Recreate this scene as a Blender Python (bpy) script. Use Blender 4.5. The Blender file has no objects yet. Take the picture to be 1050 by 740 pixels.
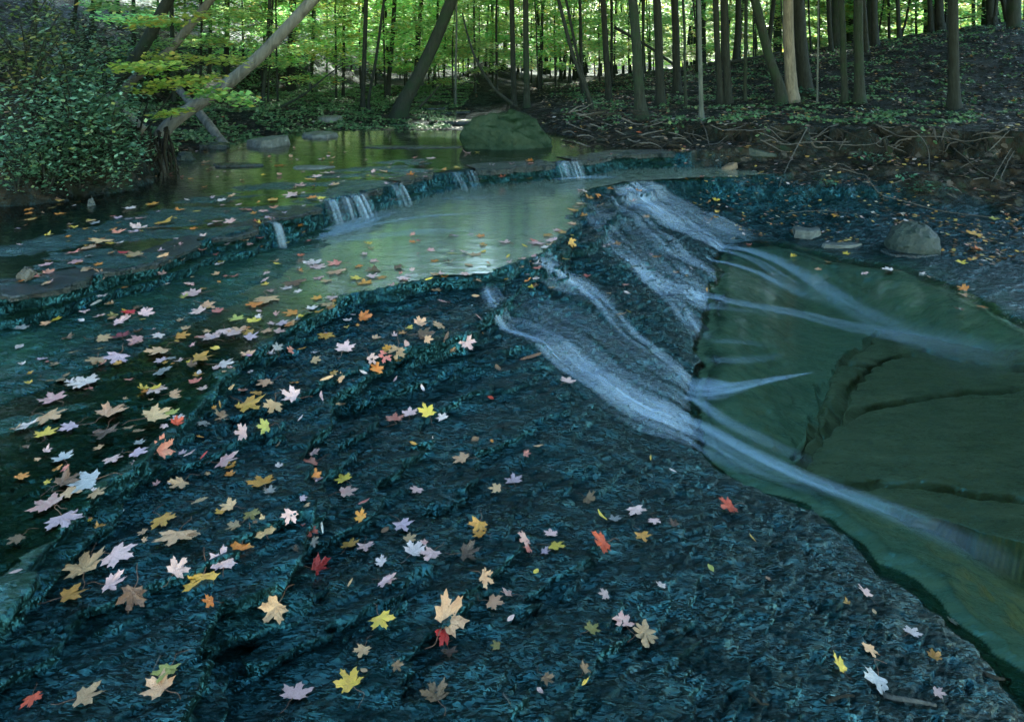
import bpy, bmesh, math, random
import numpy as np
from mathutils import Vector, Matrix

rng = np.random.default_rng(11)
random.seed(11)
S = bpy.context.scene
COL = S.collection

# ------------------------------------------------------------------ camera constants
F, CX, HY, EYE = 680.0, 525.0, 60.0, 1.35       # focal length in photo pixels, axis column, eye-level row, eye height
def pt(px, py, z):
    """a photo pixel at a known height -> ground position"""
    y = (EYE - z) * F / (py - HY)
    return ((px - CX) / F * y, y)
def pd(px, py, y):
    """a photo pixel at a known distance -> 3D point"""
    return Vector(((px - CX) / F * y, y, EYE - (py - HY) / F * y))

# ------------------------------------------------------------------ noise
def _hash(ix, iy, seed):
    h = (ix.astype(np.int64) * 374761393 + iy.astype(np.int64) * 668265263 + seed * 1442695041) & 0xFFFFFFFF
    h = ((h ^ (h >> 13)) * 1274126177) & 0xFFFFFFFF
    return (h ^ (h >> 16)) & 0xFFFFFFFF
def noise(x, y, seed=0):
    ix, iy = np.floor(x), np.floor(y)
    fx, fy = x - ix, y - iy
    u, v = fx * fx * fx * (fx * (fx * 6 - 15) + 10), fy * fy * fy * (fy * (fy * 6 - 15) + 10)
    def g(a, b):
        ang = _hash(ix + a, iy + b, seed) * (2 * math.pi / 4294967296.0)
        return np.cos(ang) * (fx - a) + np.sin(ang) * (fy - b)
    return 1.5 * ((g(0, 0) * (1 - u) + g(1, 0) * u) * (1 - v) + (g(0, 1) * (1 - u) + g(1, 1) * u) * v)
def fbm(x, y, seed=0, octs=4, gain=0.5):
    s, a = 0, 1.0
    for k in range(octs):
        s = s + a * noise(x, y, seed + k * 17); x = x * 2.03; y = y * 2.03; a *= gain
    return s
def voro(x, y, seed=0):
    """cell value and edge distance of a jittered cell pattern (rock flakes)"""
    ix, iy = np.floor(x), np.floor(y)
    d1 = np.full(x.shape, 9.0); d2 = np.full(x.shape, 9.0); val = np.zeros(x.shape)
    for a in (-1, 0, 1):
        for b in (-1, 0, 1):
            h = _hash(ix + a, iy + b, seed)
            px = ix + a + (h & 0xFFFF) / 65536.0; py = iy + b + ((h >> 16) & 0xFFFF) / 65536.0
            d = (px - x) ** 2 + (py - y) ** 2
            v = (_hash(ix + a, iy + b, seed + 5) & 0xFFFF) / 65536.0
            n = d < d1
            d2 = np.where(n, d1, np.minimum(d2, d)); val = np.where(n, v, val); d1 = np.where(n, d, d1)
    return val, np.sqrt(d2) - np.sqrt(d1)
def plates(x, y, seed, amp):
    """tilted flakes: every cell is a small inclined plane, so its edges make steps"""
    ix, iy = np.floor(x), np.floor(y)
    d1 = np.full(x.shape, 9.0); val = np.zeros(x.shape)
    for a in (-1, 0, 1):
        for b in (-1, 0, 1):
            h = _hash(ix + a, iy + b, seed)
            ox = ix + a + (h & 0xFFFF) / 65536.0 - x; oy = iy + b + ((h >> 16) & 0xFFFF) / 65536.0 - y
            d = ox * ox + oy * oy
            g = _hash(ix + a, iy + b, seed + 5)
            v = ((g & 0xFF) / 256.0 - .5) + ((g >> 8 & 0xFF) / 128.0 - 1) * ox * .55 + ((g >> 16 & 0xFF) / 128.0 - .5) * oy * .8
            n = d < d1; val = np.where(n, v, val); d1 = np.where(n, d, d1)
    return amp * val
def sstep(a, b, x):
    t = np.clip((x - a) / (b - a), 0, 1); return t * t * (3 - 2 * t)
def sdist(X, Y, pl):
    """signed distance to a polyline, positive on the right-hand side of its direction"""
    best = np.full(X.shape, 1e9); sg = np.ones(X.shape)
    for (x0, y0), (x1, y1) in zip(pl[:-1], pl[1:]):
        dx, dy = x1 - x0, y1 - y0
        t = np.clip(((X - x0) * dx + (Y - y0) * dy) / (dx * dx + dy * dy), 0, 1)
        d = np.hypot(X - x0 - t * dx, Y - y0 - t * dy)
        c = (X - x0) * dy - (Y - y0) * dx
        m = d < best - 1e-9
        best = np.where(m, d, best); sg = np.where(m, np.where(c >= 0, 1.0, -1.0), sg)
    return best * sg
def inpoly(X, Y, pl):
    r = np.zeros(X.shape, bool)
    for (x0, y0), (x1, y1) in zip(pl, pl[1:] + pl[:1]):
        if y0 == y1: continue
        c = ((y0 > Y) != (y1 > Y)) & (X < (x1 - x0) * (Y - y0) / (y1 - y0) + x0)
        r ^= c
    return r

# ------------------------------------------------------------------ plan of the stream (world metres)
Z_UP, Z_MID, Z_LOW = 0.0, -0.205, -0.78
L1 = [(-9, 1.2), (-5.2, 2.7)] + [pt(x, y, 0.0) for x, y in ((13, 301), (95, 284), (170, 261), (215, 246), (250, 236), (300, 221), (332, 207), (365, 199), (408, 188), (440, 179), (480, 173), (530, 169), (572, 166), (640, 158), (690, 156))] + [(4, 9.7), (14, 10.2)]
L2 = [(-7, -0.6), (-3.2, 0.7)] + [pt(x, y, -0.22) for x, y in ((-10, 625), (23, 585), (79, 528), (113, 486), (180, 437), (223, 392), (304, 331), (350, 311), (400, 297), (450, 287), (500, 283), (545, 266), (583, 240), (598, 215), (602, 197), (640, 187), (700, 184))] + [(4, 8.95), (14, 9.4)]
L3 = [(-4, -1.2), (-2.2, 0.4)] + [pt(x, y, -0.33) for x, y in ((190, 725), (211, 649), (238, 619), (302, 588), (318, 560), (312, 500), (322, 445), (345, 402), (380, 374), (440, 357), (482, 345), (505, 318), (530, 296), (575, 272), (612, 246), (628, 220), (640, 202), (700, 192))] + [(4, 8.6), (14, 9.1)]
PE = [pt(x, y, Z_LOW) for x, y in ((745, 250), (737, 290), (724, 320), (719, 390), (716, 450), (762, 484), (820, 506), (880, 544), (940, 586), (1000, 634), (1060, 692), (1160, 800))]
PR = [pt(x, y, Z_LOW) for x, y in ((1250, 470), (1120, 370), (1040, 330), (985, 301), (920, 274), (850, 264), (800, 250))]
POOL = PE + [(2.9, 0.6), (5.5, 0.6), (6.8, 3.0)] + PR
SLAB = [pt(x, y, -0.93) for x, y in ((905, 342), (862, 372), (843, 418), (818, 462), (812, 492), (930, 530), (1100, 570), (1330, 660), (1400, 520), (1180, 410), (1010, 362))]
CRACKS = [[pt(x, y, -0.93) for x, y in c] for c in (((905, 345), (858, 384), (842, 420), (838, 450), (815, 470)), ((935, 365), (900, 375), (872, 400), (860, 425), (850, 455), (820, 485)), ((950, 362), (985, 375), (1060, 385)),
          ((860, 440), (890, 420), (960, 410), (1060, 402)), ((838, 418), (862, 420)), ((830, 440), (852, 444)), ((842, 376), (900, 380)), ((850, 500), (920, 500), (1000, 515), (1060, 522)))]
BL = [(-9, 1.0), (-6.6, 3.6), (-5.5, 5.1)] + [pt(x, y, 0.0) for x, y in ((13, 211), (100, 206), (150, 196), (173, 183), (168, 164), (205, 157), (262, 150), (340, 136), (400, 127))] + [(-2.3, 16), (-1.9, 20), (-1.2, 26), (-1.0, 60)]
BR = [(-0.8, 60), (-0.9, 26), (-1.0, 18), (-0.6, 15), (0.1, 12.6), (0.75, 11.2), (0.9, 10.3), (1.7, 9.95), (2.5, 9.4)] + [pt(x, y, z) for x, y, z in ((760, 204, -0.5), (830, 216, -0.62), (930, 218, -0.62), (1036, 227, -0.62))] + [(9, 6.8), (14, 5), (17, -4)]

ST = math.radians(38)                            # strike of the shale layers
def terr(h, step, sharp=0.22):
    q = h / step; f = np.floor(q); r = q - f
    return step * (f + sstep(1 - sharp, 1.0, r) * (1 - 0.25) + 0.25 * r)

def field(X, Y, detail=True):
    """ground height and the bank / algae / wet masks"""
    X = np.asarray(X, float); Y = np.asarray(Y, float)
    wx = X + 0.07 * fbm(X * 2.2, Y * 2.2, 3, 4, .55); wy = Y + 0.07 * fbm(X * 2.2, Y * 2.2, 41, 4, .55)
    d1, d2, d3 = sdist(wx, wy, L1), sdist(wx, wy, L2), sdist(wx, wy, L3)
    dpo = np.abs(sdist(wx, wy, POOL + POOL[:1])); ins = inpoly(wx, wy, POOL)
    dr, dl = -sdist(X, Y, BR), -sdist(X, Y, BL)
    U = X * math.cos(ST) + Y * math.sin(ST); V = -X * math.sin(ST) + Y * math.cos(ST)
    # upper pool bed
    up = -0.10 + 0.035 * fbm(X * .9, Y * 1.6, 7, 3)
    lip = sstep(2.4, 1.0, -d1) * sstep(0.2, -1.4, X)
    up = up * (1 - lip) + lip * (0.005 + 0.022 * fbm(X * 1.1, Y * 2.2, 19, 5))
    up = np.where(d1 > -0.25, np.maximum(up, -0.02), up)
    far = np.maximum(0, Y - 11.6)
    up = up + terr(0.055 * far + 0.03 * fbm(X * .6, Y * 1.5, 23, 3), 0.06, .1) * sstep(11.4, 12.2, Y)
    # middle shelf
    a1, a2 = np.maximum(d1, 0), np.maximum(-d2, 0)
    t = a1 / (a1 + a2 + 1e-6)
    lf = sstep(-1.0, -2.0, X)
    left = -0.170 - 0.046 * sstep(0.3, 0.72, t) + 0.008 * sstep(0.82, 1, t)
    right = -0.27 + 0.05 * sstep(0.12, 0.0, t) + 0.066 * sstep(0.86, 1, t)
    mid = left * lf + right * (1 - lf) + (0.016 + .012 * sstep(.8, 1, t)) * fbm(U * 1.2, V * 3, 29, 4)
    # lower shelf and the dome
    b2, b3 = np.maximum(d2, 0), np.maximum(-d3, 0)
    ts = b2 / (b2 + b3 + 1e-6)
    shelf = -0.275 - 0.03 * ts + 0.012 * fbm(U * 1.3, V * 3, 31, 4)
    b3 = np.maximum(d3, 0)
    td = b3 / (b3 + dpo + 1e-6)
    rw = sstep(2.2, 3.4, X)
    dome = -0.405 - 0.375 * (td ** 1.25 * (1 - rw) + (1 - (1 - td) ** 2.6) * rw)
    n_d = 0.05 * fbm(U * 0.8, V * 2.4, 37, 5, .55)
    dome = dome - .035 * sstep(.2, 0, dpo)
    dome = dome + n_d * (1 - td) * (1 - .6 * rw)
    # layered drops of the three ledges
    def drop(d, parts, amp, seed):
        s = 0
        for k, (off, w) in enumerate(parts):
            s = s + w * sstep(-0.012, 0.012, d - off + amp * fbm(X * 3.1 + k * 7, Y * 3.1, seed + k, 3))
        return s
    s1 = drop(d1, ((0, .4), (.03, .25), (.1, .35)), .035, 51)
    s2 = drop(d2, ((0, .6), (.06, .4)), .05, 61)
    s3 = drop(d3, ((0, .7), (.05, .3)), .05, 71)
    h = up * (1 - s1) + mid * s1
    h = h * (1 - s2) + shelf * s2
    h = h * (1 - s3) + dome * s3
    bed = Z_LOW - (0.30 + .45 * sstep(3.3, 2.3, Y)) * sstep(0.0, 0.9, dpo) + 0.02 * fbm(X * 1.5, Y * 1.5, 77, 3)
    insl = inpoly(wx, wy, SLAB)
    bed = np.where(insl, np.maximum(bed, -0.90 + 0.01 * fbm(X * 2, Y * 2, 79, 3)), bed)
    if detail:
        for c in CRACKS:
            bed = bed - 0.075 * np.exp(-(sdist(wx * .6 + X * .4, wy * .6 + Y * .4, c) / 0.022) ** 2)
    h = np.where(ins, np.minimum(h, bed), h)
    # shale layering: terraces that follow the strike, flakes on top
    rock = np.ones(X.shape)
    if detail:
        k = 0.35 + 0.65 * s2
        q = h + 0.022 * fbm(U * 1.3, V * 4.2, 83, 5, .6) + 0.07 * V
        lf3 = sstep(.9, -.2, X) * sstep(5, 3, Y) * s2
        lay = (terr(q, 0.032, .10) - q) * (1 - lf3) + (terr(q, 0.068, .07) - q) * lf3
        fx1, fx2 = .35 * fbm(U * 5, V * 5, 91, 3), .35 * fbm(U * 5, V * 5, 93, 3)
        fl = plates(U * 2.6 + fx1, V * 7.5 + fx2, 97, 0.0065) + plates(U * 7 + 1.4 * fx2, V * 20 + 1.4 * fx1, 98, 0.0052) + plates(U * 17 + 2 * fx2, V * 46 + 2 * fx1, 96, 0.0032) + 0.0014 * fbm(U * 22, V * 55, 99, 2, .6)
        rough = np.clip(k + .35 * fbm(X * .7, Y * .7, 101, 2), .2, 1.25)
        under = np.where(ins, 0.10, 1.0) * np.where((s1 < .5), .35, 1.0) * (1 - .5 * rw * s3) * (.25 + .75 * sstep(.02, .4, dpo))
        h = h + (lay * .8 + fl) * rough * under
    # banks
    lump = fbm(X * 1.1, Y * 1.1, 111, 4, .55)
    dR = dr + 0.25 * fbm(X * 1.4, Y * 1.4, 113, 3)
    br = np.maximum(dR, 0)
    rise0 = 1 - np.exp(-(br / 1.0) ** 1.3)
    rim = .36 * sstep(0, 1.2, br) + .64 * sstep(1.22, 1.5, br + .22 * fbm(X * 2.2, Y * 2.2, 115, 3))
    rw2 = sstep(2.2, 3.2, X); rise = rise0 * (1 - rw2) + rim * rw2
    hill = 0.125 * np.maximum(0, X - 1.5) * sstep(11.5, 21, Y + .25 * np.maximum(X - 6, 0)) * (1 - sstep(24, 34, Y))
    zr = 0.30 + 0.016 * br + hill + 0.055 * lump
    hr = h * (1 - rise) + zr * rise
    dL = dl + 0.22 * fbm(X * 1.4, Y * 1.4, 117, 3)
    bl = np.maximum(dL, 0)
    near = 1 - sstep(8.4, 10.8, Y)
    risel = 1 - np.exp(-(bl / (0.4 * near + 1.3 * (1 - near))) ** 1.6)
    zl = 0.38 * near + 0.16 * (1 - near) + (0.46 * near + 0.05 * (1 - near)) * bl + (1 - near) * 0.42 * np.maximum(0, bl - 4.5) + 0.06 * lump
    zl = np.minimum(zl, 9 + 0.05 * bl)
    hl = h * (1 - risel) + zl * risel
    h = np.where(dR > 0, hr, np.where(dL > 0, hl, h))
    bank = np.maximum(sstep(.05, .45, dR), sstep(.02, .2, dL))
    # the far country climbs so that no bare horizon shows
    h = h + 14 * sstep(45, 150, Y) + 6 * sstep(20, 70, np.abs(X) - 8) * sstep(30, 60, Y)
    bank = np.maximum(np.maximum(bank, sstep(17, 21, Y)), .8 * sstep(11.8, 12.8, Y))
    algae = np.clip((1 - s2) * s1 * (0.65 + .5 * fbm(X * 1.2, Y * 1.2, 121, 3)) + (ins * .9) + (1 - s1) * .55, 0, 1) * (1 - bank)
    return h, bank, algae, ins
def Hs(X, Y):
    return field(X, Y)[0]
def water_level(X, Y):
    wx = X + 0.07 * fbm(X * 2.2, Y * 2.2, 3, 4, .55); wy = Y + 0.07 * fbm(X * 2.2, Y * 2.2, 41, 4, .55)
    d1, d2 = sdist(wx, wy, L1), sdist(wx, wy, L2); ins = inpoly(wx, wy, POOL)
    z = np.full(X.shape, -9.0)
    z = np.where((d1 < 0) & (Y < 12.3), Z_UP, z); z = np.where((d1 > .12) & (d2 < 0), Z_MID, z); z = np.where(ins, Z_LOW, z)
    return z
def cast(pxs, pys, water=True):
    """photo pixels -> points where those sight lines first meet the ground or the water"""
    pxs, pys = np.asarray(pxs, float), np.asarray(pys, float)
    ys = np.exp(np.linspace(math.log(1.0), math.log(40), 900))
    out = np.zeros((len(pxs), 3))
    for i0 in range(0, len(pxs), 64):
        p, q = pxs[i0:i0 + 64, None], pys[i0:i0 + 64, None]
        Y = ys[None, :] + 0 * p; X = (p - CX) / F * Y; Z = EYE - (q - HY) / F * Y
        g = Hs(X, Y)
        if water: g = np.maximum(g, water_level(X, Y))
        k = np.argmax(Z <= g, axis=1); k = np.where((Z <= g).any(axis=1), k, 600)
        r = np.arange(len(k))
        out[i0:i0 + 64] = np.stack([X[r, k], Y[r, k], g[r, k]], 1)
    return out

# ------------------------------------------------------------------ object helpers
def mesh_np(name, verts, faces, mat=None, parent=None, smooth=True, attrs=None, link=True):
    """one mesh object from numpy arrays (faces all the same length)"""
    verts = np.asarray(verts, np.float32); faces = np.asarray(faces, np.int32)
    me = bpy.data.meshes.new(name)
    n, k = faces.shape
    me.vertices.add(len(verts)); me.vertices.foreach_set('co', verts.ravel())
    me.loops.add(n * k); me.loops.foreach_set('vertex_index', faces.ravel())
    me.polygons.add(n)
    me.polygons.foreach_set('loop_start', np.arange(0, n * k, k, dtype=np.int32))
    me.polygons.foreach_set('use_smooth', np.full(n, smooth))
    me.update(calc_edges=True)
    for an, (dom, data) in (attrs or {}).items():
        a = me.attributes.new(an, 'FLOAT', dom); a.data.foreach_set('value', np.asarray(data, np.float32).ravel())
    if mat: me.materials.append(mat)
    o = bpy.data.objects.new(name, me)
    if link: COL.objects.link(o)
    if parent: o.parent = parent
    return o
def tag(o, label, cat, group=None):
    o['label'] = label; o['category'] = cat
    if group: o['group'] = group
    return o
def struct(o):
    o['kind'] = 'structure'; return o
def stuff(o):
    o['kind'] = 'stuff'; return o
def empty(name, loc):
    o = bpy.data.objects.new(name, None); o.location = loc; o.empty_display_size = .1; COL.objects.link(o); return o

class Geo:
    """collects tubes and leaf cards that become ONE mesh"""
    def __init__(s): s.v = []; s.f = []; s.n = 0; s.r = []
    def tube(s, pts, rad, sides=8, rough=0.0, caps=True, flare=None):
        pts = [Vector(p) for p in pts]; n = len(pts)
        rad = rad if hasattr(rad, '__len__') else [rad] * n
        prev = None; rows = []
        for i, p in enumerate(pts):
            d = (pts[min(i + 1, n - 1)] - pts[max(i - 1, 0)]).normalized()
            if prev is None:
                a = Vector((0, 0, 1)) if abs(d.z) < .9 else Vector((1, 0, 0))
                prev = d.cross(a).normalized()
            u = (prev - d * prev.dot(d)).normalized(); w = d.cross(u); prev = u
            row = []
            for k in range(sides):
                an = 2 * math.pi * k / sides
                r = rad[i]
                if rough: r *= 1 + rough * math.sin(3 * an + 1.3) * .6 + rough * random.uniform(-.5, .5)
                if flare: r *= 1 + flare[i] * (0.5 + 0.5 * math.cos(4 * an + 0.7)) 
                q = p + (u * math.cos(an) + w * math.sin(an)) * r
                row.append(s.n); s.v.append(tuple(q)); s.n += 1
            rows.append(row)
        for i in range(n - 1):
            for k in range(sides):
                k2 = (k + 1) % sides
                s.f.append((rows[i][k], rows[i][k2], rows[i + 1][k2], rows[i + 1][k]))
        if caps:
            for row, p, fl in ((rows[0], pts[0], True), (rows[-1], pts[-1], False)):
                c = s.n; s.v.append(tuple(p)); s.n += 1
                for k in range(0, sides, 2):
                    a, b, e = row[k], row[(k + 1) % sides], row[(k + 2) % sides]
                    s.f.append((c, e, b, a) if fl else (c, a, b, e))
        return s
    def build(s, name, mat, parent=None, smooth=True):
        return mesh_np(name, s.v, s.f, mat, parent, smooth)
def curve(pts, n=24, jit=0.0):
    """smooth path through points"""
    P = [Vector(p) for p in pts]; P = [P[0] * 2 - P[1]] + P + [P[-1] * 2 - P[-2]]
    out = []; m = len(P) - 3
    for i in range(n + 1):
        t = i / n * m; k = min(int(t), m - 1); t -= k
        a, b, c, d = P[k:k + 4]
        q = 0.5 * ((2 * b) + (c - a) * t + (2 * a - 5 * b + 4 * c - d) * t * t + (3 * b - a - 3 * c + d) * t ** 3)
        if jit: q = q + Vector([random.uniform(-jit, jit) for _ in range(3)])
        out.append(q)
    return out
def cards(centers, size, flat=0.5, seed=0, aspect=0.6, spread=.4):
    """leaf-sized folded cards round given points: vertices, quads, per-leaf random"""
    r = np.random.default_rng(seed); n = len(centers)
    c = np.asarray(centers, float)
    nz = r.normal(size=(n, 3)) * np.array([1, 1, 1]) ; nz[:, 2] = np.abs(nz[:, 2]) + flat * 3
    nz /= np.linalg.norm(nz, axis=1)[:, None]
    a = r.normal(size=(n, 3)); u = np.cross(nz, a); u /= np.linalg.norm(u, axis=1)[:, None]; w = np.cross(nz, u)
    s = size * (1 + spread * r.uniform(-1, 1, n))[:, None]
    v = np.stack([c - u * s * .5, c + w * s * aspect * .5 - nz * s * .08 - u * s * .05, c + u * s * .5 - nz * s * .12, c - w * s * aspect * .5 - nz * s * .08 - u * s * .05], 1)
    f = np.arange(n * 4).reshape(n, 4)
    return v.reshape(-1, 3), f, r.uniform(0, 1, n)
# ------------------------------------------------------------------ materials
class NT:
    def __init__(s, name):
        s.m = bpy.data.materials.new(name); s.m.use_nodes = True
        s.t = s.m.node_tree; s.t.nodes.clear()
        s.out = s.n('ShaderNodeOutputMaterial')
    def n(s, typ, ins=None, **props):
        nd = s.t.nodes.new(typ)
        for k, v in props.items(): setattr(nd, k, v)
        for k, v in (ins or {}).items():
            if hasattr(v, 'is_output'): s.t.links.new(v, nd.inputs[k])
            else: nd.inputs[k].default_value = v
        return nd
    def link(s, a, b): s.t.links.new(a, b)
    def pos(s, kind='Object', scale=(1, 1, 1), rot=(0, 0, 0)):
        tc = s.n('ShaderNodeTexCoord')
        return s.n('ShaderNodeMapping', {'Vector': tc.outputs[kind], 'Scale': scale, 'Rotation': rot}).outputs[0]
    def noise(s, vec, scale, detail=4, rough=.55, dist=0):
        return s.n('ShaderNodeTexNoise', {'Vector': vec, 'Scale': scale, 'Detail': detail, 'Roughness': rough, 'Distortion': dist}).outputs[0]
    def ramp(s, fac, stops, interp='LINEAR'):
        nd = s.n('ShaderNodeValToRGB', {'Fac': fac}); cr = nd.color_ramp; cr.interpolation = interp
        while len(cr.elements) < len(stops): cr.elements.new(.5)
        for e, (p, c) in zip(cr.elements, stops):
            e.position = p; e.color = (*c, 1) if hasattr(c, '__len__') else (c, c, c, 1)
        return nd.outputs[0]
    def mix(s, fac, a, b, mode='MIX'):
        nd = s.n('ShaderNodeMix', data_type='RGBA', blend_type=mode)
        for i, v in ((0, fac), (6, a), (7, b)):
            if hasattr(v, 'is_output'): s.link(v, nd.inputs[i])
            else: nd.inputs[i].default_value = (*v, 1) if hasattr(v, '__len__') else v
        return nd.outputs[2]
    def math(s, op, a, b=0.0, clamp=False):
        nd = s.n('ShaderNodeMath', operation=op, use_clamp=clamp)
        for i, v in ((0, a), (1, b)):
            if hasattr(v, 'is_output'): s.link(v, nd.inputs[i])
            else: nd.inputs[i].default_value = v
        return nd.outputs[0]
    def attr(s, name): return s.n('ShaderNodeAttribute', attribute_name=name).outputs['Fac']
    def bump(s, h, strength, dist, normal=None):
        d = {'Height': h, 'Strength': strength, 'Distance': dist}
        if normal: d['Normal'] = normal
        return s.n('ShaderNodeBump', d).outputs[0]
    def done(s, shader):
        s.link(shader, s.out.inputs[0]); return s.m

def mat_ground():
    s = NT('stream bed shale and bank soil')
    v = s.pos(); vs = s.pos(scale=(1, 3.2, 1), rot=(0, 0, -ST))
    bank, alg, wet = s.attr('bank'), s.attr('algae'), s.attr('sub')
    steep = s.ramp(s.n('ShaderNodeSeparateXYZ', {0: s.n('ShaderNodeNewGeometry').outputs['Normal']}).outputs[2], ((.72, 0), (.93, 1)))
    alg = s.math('MULTIPLY', alg, s.math('MAXIMUM', steep, wet))      # weed and silt settle on level rock, broken faces stay bare
    big = s.noise(v, 1.1, 5); mid = s.noise(vs, 7, 6, .65); fine = s.noise(vs, 38, 6, .75)
    vor = s.n('ShaderNodeTexVoronoi', {'Vector': s.n('ShaderNodeVectorMath', {0: vs, 1: s.n('ShaderNodeTexNoise', {'Vector': vs, 'Scale': 9.0}).outputs['Color']}, operation='ADD').outputs[0], 'Scale': 17.0}, feature='F1')
    rock = s.ramp(mid, ((.25, (.0010, .005, .005)), (.55, (.0022, .012, .0125)), (.8, (.006, .027, .028))))
    rock = s.mix(s.ramp(big, ((.35, 0), (.65, .7))), rock, (.003, .014, .012))
    rock = s.mix(.35, rock, s.ramp(s.n('ShaderNodeSeparateColor', {0: vor.outputs['Color']}).outputs[0], ((0, (.0010, .005, .0055)), (1, (.006, .029, .031)))))
    green = s.ramp(s.noise(v, 9, 5), ((.3, (.008, .034, .022)), (.7, (.028, .085, .050))))
    poolc = s.ramp(s.noise(vs, 5, 6, .6), ((.3, (.15, .25, .19)), (.7, (.30, .37, .26))))
    shelf = s.ramp(s.noise(vs, 5, 6, .65), ((.3, (.016, .042, .040)), (.7, (.055, .115, .110))))
    green = s.mix(s.attr('upper'), green, shelf)
    tanc = s.ramp(s.noise(vs, 4, 6, .65), ((.3, (.13, .15, .095)), (.7, (.29, .29, .19))))
    poolc = s.mix(s.attr('slab'), poolc, tanc)
    poolc = s.mix(s.math('MULTIPLY', s.attr('depth_shade'), .85), poolc, (.022, .045, .034))      # darkening of deep water painted into the bed colour
    green = s.mix(wet, green, poolc)
    rock = s.mix(.42, rock, (.0006, .0030, .0032))
    col = s.mix(s.math('MULTIPLY', alg, .9), rock, green)
    soil = s.ramp(s.noise(v, 6, 8, .7), ((.25, (.003, .005, .004)), (.5, (.009, .011, .008)), (.75, (.020, .021, .015))))
    litter = s.n('ShaderNodeTexVoronoi', {'Vector': v, 'Scale': 13.0, 'Randomness': 1.0}, feature='F1')
    lc = s.ramp(s.n('ShaderNodeSeparateColor', {0: litter.outputs['Color']}).outputs[1], ((0, (.010, .009, .007)), (.5, (.020, .017, .012)), (.75, (.042, .032, .022)), (.9, (.016, .03, .015)), (1, (.10, .09, .08))))
    soil = s.mix(s.ramp(s.noise(v, 2.3, 4), ((.35, .15), (.6, .75))), soil, lc)
    col = s.mix(bank, col, soil)
    h = s.math('ADD', s.math('MULTIPLY', mid, .5), s.math('ADD', s.math('MULTIPLY', fine, .5), s.math('MULTIPLY', s.n('ShaderNodeSeparateColor', {0: vor.outputs['Color']}).outputs[1], .35)))
    # flakes: every cell of the shale tips its own way, so wet facets catch or lose the sky
    wv = s.n('ShaderNodeVectorMath', {0: vs, 1: s.n('ShaderNodeVectorMath', {0: s.n('ShaderNodeTexNoise', {'Vector': vs, 'Scale': 14.0, 'Detail': 3.0}).outputs['Color'], 'Scale': .11}, operation='SCALE').outputs[0]}, operation='ADD').outputs[0]
    acc = None; wetp = None
    for sc_, k_ in ((16.0, .65), (42.0, .80), (95.0, .65)):
        vv = s.n('ShaderNodeTexVoronoi', {'Vector': wv, 'Scale': sc_}, feature='F1').outputs['Color']
        if sc_ > 40: wetp = s.n('ShaderNodeSeparateColor', {0: vv}).outputs[2] if wetp is None else s.math('MAXIMUM', wetp, s.math('MULTIPLY', s.n('ShaderNodeSeparateColor', {0: vv}).outputs[2], .92))
        t_ = s.n('ShaderNodeVectorMath', {0: s.n('ShaderNodeVectorMath', {0: vv, 1: (.5, .5, .5)}, operation='SUBTRACT').outputs[0], 'Scale': k_}, operation='SCALE').outputs[0]
        acc = t_ if acc is None else s.n('ShaderNodeVectorMath', {0: acc, 1: t_}, operation='ADD').outputs[0]
    amt = s.math('MULTIPLY', s.math('SUBTRACT', 1.0, s.math('MULTIPLY', alg, .75)), s.math('SUBTRACT', 1.0, s.math('MULTIPLY', bank, .8)))
    acc = s.n('ShaderNodeVectorMath', {0: acc, 'Scale': amt}, operation='SCALE').outputs[0]
    gn = s.n('ShaderNodeVectorMath', {0: s.n('ShaderNodeVectorMath', {0: s.n('ShaderNodeNewGeometry').outputs['Normal'], 1: acc}, operation='ADD').outputs[0]}, operation='NORMALIZE').outputs[0]
    nb = s.bump(h, s.math('SUBTRACT', .95, s.math('MULTIPLY', alg, .6)), .010, gn)
    glint = s.math('MULTIPLY', s.ramp(wetp, ((.58, 0), (.76, 1))), s.ramp(s.noise(vs, 4.5, 4, .6), ((.38, .15), (.62, 1))))
    rough = s.math('ADD', s.ramp(fine, ((.3, .07), (.7, .22))), s.math('MULTIPLY', bank, .55), True)
    rough = s.math('SUBTRACT', s.math('ADD', rough, .22), s.math('MULTIPLY', glint, .24), True)
    spec = s.math('MULTIPLY', s.math('ADD', .11, s.math('MULTIPLY', glint, 2.0)), s.math('SUBTRACT', 1.0, s.math('MULTIPLY', bank, .8)))
    return s.done(s.n('ShaderNodeBsdfPrincipled', {'Base Color': col, 'Roughness': rough, 'Specular IOR Level': spec, 'Specular Tint': (.16, .72, .92, 1), 'Normal': nb}).outputs[0])

def mat_water(name, tint, rough, bump, stretch=(1, 1, 1), milk=0.0, milkcol=(.3, .36, .28)):
    s = NT(name)
    v = s.pos(scale=stretch)
    nb = s.bump(s.noise(v, 5, 3, .5, .4), bump, .05)
    gl = s.n('ShaderNodeBsdfGlossy', {'Color': (1, 1, 1, 1), 'Roughness': rough, 'Normal': nb})
    tr = s.n('ShaderNodeBsdfTransparent', {'Color': (*tint, 1)})
    fr = s.n('ShaderNodeFresnel', {'IOR': 1.34, 'Normal': nb})
    body = tr.outputs[0]
    if milk:
        milk = s.math('MULTIPLY', s.attr('milk'), milk)
        df = s.n('ShaderNodeBsdfDiffuse', {'Color': (*milkcol, 1)})
        body = s.n('ShaderNodeMixShader', {0: milk, 1: body, 2: df.outputs[0]}).outputs[0]
    foam = s.attr('foam')
    m = s.n('ShaderNodeMixShader', {0: fr.outputs[0], 1: body, 2: gl.outputs[0]})
    fd = s.n('ShaderNodeBsdfDiffuse', {'Color': (.62, .70, .76, 1)})
    return s.done(s.n('ShaderNodeMixShader', {0: foam, 1: m.outputs[0], 2: fd.outputs[0]}).outputs[0])

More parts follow.
